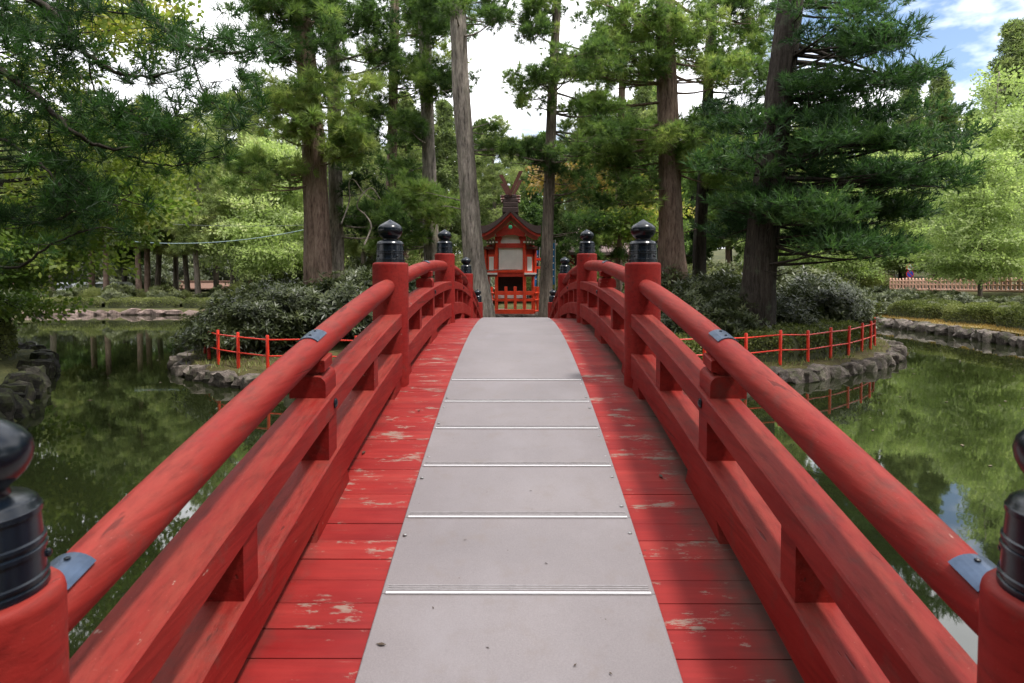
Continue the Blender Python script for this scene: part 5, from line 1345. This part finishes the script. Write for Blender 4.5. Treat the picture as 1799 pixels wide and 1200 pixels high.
def roofed_wall(label, a, b, z0, z1, wall_m):
    a, b = Vector(a), Vector(b); L = (b-a).length; ang = math.atan2(b.y-a.y, b.x-a.x)
    root = thing('roofed_wall', (a.x, a.y, z0), label, 'wall'); root.rotation_euler = (0, 0, ang)
    mb = MB(); mb.box((L/2, 0, (z1-z0)*.31), (L, .5, (z1-z0)*.62)); me = mb.build('wall', wall_m).data; bpy.data.objects.remove(bpy.data.objects['wall']); add('wall', me, root, False)
    mb = MB(); h0, h1 = (z1-z0)*.60, (z1-z0); V = [(0, -.75, h0), (0, 0, h1), (0, .75, h0), (0, .75, h0-.12), (0, 0, h1-.14), (0, -.75, h0-.12)]; V += [(L, y_, z_) for _, y_, z_ in V]
    F = [tuple(range(6)), tuple(range(11, 5, -1))]+[(i, i+6, (i+1) % 6+6, (i+1) % 6) for i in range(6)]
    mb.raw(V, F); me = mb.build('roof', M['tile']).data; bpy.data.objects.remove(bpy.data.objects['roof']) if 'roof' in bpy.data.objects and bpy.data.objects['roof'].parent is None else None
    for o in [o for o in bpy.data.objects if o.data == me]: bpy.data.objects.remove(o)
    rf = add('roof', me, root, False)
    mb = MB(); mb.box((L/2, 0, h1+.05), (L, .3, .14), None, .02); me = mb.build('ridge_cap', M['tile']).data
    for o in [o for o in bpy.data.objects if o.data == me]: bpy.data.objects.remove(o)
    add('ridge_cap', me, rf, False)
    for i in range(int(L/2.2)+1):
        mb = MB(); mb.box((min(i*2.2, L-.1)+.05, -.27, (z1-z0)*.30), (.14, .05, (z1-z0)*.6)); me = mb.build('timber_post', M['darkwood']).data
        for o in [o for o in bpy.data.objects if o.data == me]: bpy.data.objects.remove(o)
        add('timber_post', me, root, False)
roofed_wall('low ochre clay wall with brown shingle roof beyond the left bank', (XD(272, 70), 70), (XD(420, 70), 70.5), P(300, 523, 70).z, P(300, 495, 70).z, M['claywall'])
roofed_wall('long brown roofed wall behind the trees right of the dark pine', (XD(1225, 72), 72), (XD(1570, 70), 70), P(1300, 510, 72).z, P(1300, 483, 72).z, M['claywall'])

hall = thing('temple_hall', (6.0, 52, 1.0), 'brown roofed temple hall half hidden behind branches right of the shrine', 'building')
zr, ze = P(1030, 378, 52).z, P(1030, 444, 50).z; xa, xb = XD(955, 52), XD(1150, 52); xm = (xa+xb)/2
mb = MB(); V = [(xa-.6, 49, ze), (xb+.6, 49, ze), (xb+.6, 58, ze), (xa-.6, 58, ze), (xm-1.6, 53.5, zr), (xm+1.6, 53.5, zr), (xa-.6, 49, ze-.2), (xb+.6, 49, ze-.2), (xb+.6, 58, ze-.2), (xa-.6, 58, ze-.2)]
mb.raw(V, [(0, 1, 5, 4), (1, 2, 5), (2, 3, 4, 5), (3, 0, 4), (0, 6, 7, 1), (1, 7, 8, 2), (2, 8, 9, 3), (3, 9, 6, 0), (6, 9, 8, 7)]); hr_ = mb.build('roof', M['hallroof'], hall)
for i in range(22):                                     # battens of the sheet roof
    t = i/21; a = Vector((xa-.6+(xb-xa+1.2)*t, 49, ze+.03)); b = Vector((xm-1.6+3.2*t, 53.5, zr+.03)); mb = MB(); mb.tube([a, b], .05, 5); mb.build('roof_batten', M['hallroof'], hr_)
mb = MB(); mb.tube([(xm-1.9, 53.5, zr+.05), (xm+1.9, 53.5, zr+.05)], .22, 8); mb.build('ridge', M['hallroof'], hr_)
mb = MB(); mb.box((xm, 53.5, (ze+.6)/2), (xb-xa-1.2, 7, ze-.6)); mb.build('wall', M['brownwood'], hall)
for i in range(7):
    x_ = xa+.9+i*(xb-xa-1.8)/6; mb = MB(); mb.box((x_, 49.9, (ze+.6)/2), (.26, .26, ze-.6), None, .02); mb.build('pillar', M['vermilion_dull'], hall)

def car(label, px, d, rz, L=3.9, W=1.6, Hh=1.62):
    x = XD(px, d); z = lz(x, d)-.12
    root = thing('parked_car', (x, d, z), label, 'car'); root.rotation_euler = (0, 0, rz)
    def loc(mb, nm, m_, par=None, sm_=False):
        o = mb.build(nm, m_, None, sm_); o.parent = par or root; return o
    prof = [(-L/2, .35), (-L/2, .75), (-L/2+.1, .92), (-L*.22, 1.0), (-L*.12, Hh-.12), (-L*.06, Hh), (L*.38, Hh), (L*.47, Hh-.12), (L/2, .95), (L/2, .35)]
    mb = MB(); V = [(a, -W/2+(.10 if b > 1.05 else 0), b) for a, b in prof]+[(a, W/2-(.10 if b > 1.05 else 0), b) for a, b in prof]; n_ = len(prof)
    mb.raw(V, [tuple(range(n_)), tuple(range(2*n_-1, n_-1, -1))]+[(i, i+n_, (i+1) % n_+n_, (i+1) % n_) for i in range(n_)]); body = loc(mb, 'body', M['carwhite'])
    for sy in (-1, 1):
        for (a, b) in ((-L*.10, L*.12), (L*.15, L*.36)):
            mb = MB(); yv = sy*(W/2-.045); mb.raw([(a, yv, 1.06), (b, yv, 1.06), (b-.03, yv-sy*.03, Hh-.16), (a+.12, yv-sy*.03, Hh-.16), (a, yv+sy*.008, 1.06), (b, yv+sy*.008, 1.06), (b-.03, yv-sy*.022, Hh-.16), (a+.12, yv-sy*.022, Hh-.16)], [(0, 1, 2, 3), (4, 7, 6, 5), (0, 4, 5, 1), (1, 5, 6, 2), (2, 6, 7, 3), (3, 7, 4, 0)]); loc(mb, 'side_window', M['glass'])
        for xx in (-L*.32, L*.30):
            mb = MB(); mb.tube([(xx, sy*(W/2-.16), .30), (xx, sy*(W/2+.01), .30)], .30, 18); wh = loc(mb, 'wheel', M['tyre'], None, True); mb = MB(); mb.tube([(xx, sy*(W/2-.02), .30), (xx, sy*(W/2+.02), .30)], .17, 14); loc(mb, 'rim', M['pole'], wh, True)
        mb = MB(); mb.box((-L/2+.01, sy*W*.36, .78), (.05, .24, .14), None, .02); loc(mb, 'headlight', M['alu'])
        mb = MB(); mb.box((-L*.15, sy*(W/2+.08), 1.05), (.08, .14, .12), None, .02); loc(mb, 'mirror', M['carwhite'])
    mb = MB(); mb.raw([(-L*.215, -W/2+.14, 1.03), (-L*.215, W/2-.14, 1.03), (-L*.125, W/2-.2, Hh-.16), (-L*.125, -W/2+.2, Hh-.16), (-L*.23, -W/2+.14, 1.04), (-L*.23, W/2-.14, 1.04), (-L*.14, W/2-.2, Hh-.15), (-L*.14, -W/2+.2, Hh-.15)], [(0, 1, 2, 3), (4, 7, 6, 5), (0, 4, 5, 1), (1, 5, 6, 2), (2, 6, 7, 3), (3, 7, 4, 0)]); loc(mb, 'windscreen', M['glass'])
car('white car half hidden behind shrubs at the far left', 112, 56, R(-8))
car('white car beside the tree trunk left of the clay wall', 186, 55, R(64))

def wire(label, p, q, sag, mat, r=.012):
    a, b = P(*p), P(*q); n_ = 14; mb = MB(); pts = []
    for i in range(n_+1): t = i/n_; v = a.lerp(b, t); v.z -= sag*4*t*(1-t); pts.append(v)
    mb.tube(pts, r, 5); o = mb.build('overhead_wire', mat); tag(o, label, 'wire'); return o
wire('bluish overhead cable sagging between the trees left of the bridge', (230, 424, 40), (600, 388, 36), .55, M['wire'], .022)
wire('thin dark overhead wire above the bluish cable', (300, 394, 42), (610, 392, 40), .15, M['wire_dark'], .014)

# pale bare boughs hanging left of the bridge
def bare_bough(label, pts, d, r0):
    q = [np.array(P(x, y, d+.2*math.sin(i))) for i, (x, y) in enumerate(pts)]; n_ = len(q); out = []
    for i in range(n_-1):
        p0, p1, p2, p3 = q[max(i-1, 0)], q[i], q[i+1], q[min(i+2, n_-1)]
        for k in range(6): t = k/6; out.append(.5*((2*p1)+(p2-p0)*t+(2*p0-5*p1+4*p2-p3)*t*t+(3*p1-p0-3*p2+p3)*t**3))
    out.append(q[-1]); mb = MB(); mb.tube([tuple(o) for o in out], list(np.linspace(r0, r0*.4, len(out))), 7); o = mb.build('bare_bough', M['dead'], None, True, 80); tag(o, label, 'branch'); return o
bare_bough('pale bare bough curling left of the near left finial', [(640, 430), (652, 398), (642, 378), (628, 365), (632, 348), (652, 330), (668, 350)], 19, .028)
bare_bough('pale bare twig bent like a hook beside the thick left trunk', [(600, 392), (614, 352), (613, 322), (622, 316), (640, 340), (662, 352)], 19.4, .022)

# ------------------------------------------------------------------ litter on the deck
def leaf_mesh(seed):
    r = np.random.default_rng(seed); V = [(0, 0, 0), (.5, .18, .05), (1, 0, .02), (.5, -.18, .06), (.5, 0, .0)]
    V = [(a, b+r.normal(0, .03), c+abs(r.normal(0, .03))) for a, b, c in V]+[(a, b, c+.015) for a, b, c in [(0, 0, 0), (.5, .18, .05), (1, 0, .02), (.5, -.18, .06), (.5, 0, .0)]]
    return mesh_np('fallen_leaf', V, [(0, 4, 1), (4, 2, 1), (0, 3, 4), (3, 2, 4), (5, 6, 9), (9, 6, 7), (5, 9, 8), (8, 9, 7)], M['deadleaf'])
LM = [leaf_mesh(i) for i in range(4)]
LIT = ['largest dry twig on the red planks left of the mat', 'dry leaf on the red planks right of the mat', 'dark scrap at the left edge of the mat near the far strips', 'dry scrap on the red planks under the left rail', 'black leaf near the lower left corner of the mat', 'speck in the middle of the fifth mat panel', 'speck in the middle of the panel above the nearest strip', 'dark speck low on the right of the nearest panel', 'small speck just below the left end of the nearest strip',
       'dark speck nearest the lower right corner of the mat', 'dark speck low in the middle of the nearest panel', 'small speck left of centre above the nearest strip', 'dry scrap on the left planks beside the far strips', 'dry scrap on the right planks beside the far strips', 'speck at the right edge of the panel above the nearest strip']
for k, (px, py, s) in enumerate([(641, 788, .05), (1158, 829, .045), (735, 717, .03), (601, 738, .03), (660, 1132, .035), (935, 863, .014), (963, 991, .014), (1013, 1167, .016), (762, 1070, .014), (1070, 1182, .015), (860, 1140, .013), (820, 948, .013), (690, 735, .02), (1105, 735, .018), (1130, 968, .013)]):
    for d_ in np.linspace(1.2, 8, 3000):
        q = P(px, py, d_)
        if q.z <= dz(d_)+.016: break
    o = add('fallen_leaf', LM[k % 4]); o.location = (q.x, q.y, dz(q.y)+(.017 if abs(q.x) < .47 else .003)); o.scale = (s, s, s); o.rotation_euler = (math.atan(slope(q.y)), 0, random.uniform(0, 6.28))
    tag(o, LIT[k], 'leaf', 'litter on the deck')

def on_pond(r):
    while True:
        x, y = r.uniform(-16, 16), r.uniform(4, 36)
        if float(poly_sdf(POND, np.array([x]), np.array([y]))[0]) < -1 and _bil(_ISD, -14, 9, .25, x, y) > .9: return x, y
r_ = np.random.default_rng(99); V = []; F = []
for i in range(170):
    x, y = on_pond(r_); a = r_.uniform(0, 6.28); l = r_.uniform(.02, .06); d = np.array([math.cos(a), math.sin(a), 0])*l; q = np.array([-d[1], d[0], 0])*.45; c = np.array([x, y, .004]); up = np.array([0, 0, .003])
    k = len(V); V += [c-d, c+q, c+d, c-q, c-d+up, c+q+up, c+d+up, c-q+up]; F += [(k, k+3, k+2, k+1), (k+4, k+5, k+6, k+7), (k, k+1, k+5, k+4), (k+1, k+2, k+6, k+5), (k+2, k+3, k+7, k+6), (k+3, k, k+4, k+7)]
o = add('floating_leaves', mesh_np('floating_leaves', np.array(V), np.array(F), M['float'])); tag(o, 'small fallen leaves scattered over the pond surface', 'leaves', None, 'stuff')

# ------------------------------------------------------------------ labels: say which one, counted from the left
ORD = ['first', 'second', 'third', 'fourth', 'fifth', 'sixth', 'seventh', 'eighth', 'ninth', 'tenth', 'eleventh', 'twelfth', 'thirteenth', 'fourteenth', 'fifteenth']
same = {}
for o in C.objects:
    if o.parent is None and o.get('group') and o.get('label'): same.setdefault(o['label'], []).append(o)
for lab, L in same.items():
    if 1 < len(L) <= 15 and lab.startswith(('small dry', 'tall conifer on the shore')) is False:
        L.sort(key=lambda o: o.location.x/o.location.y)
        for k, o in enumerate(L): o['label'] = lab+', '+('leftmost' if k == 0 else 'rightmost' if k == len(L)-1 else ORD[k]+' from the left')
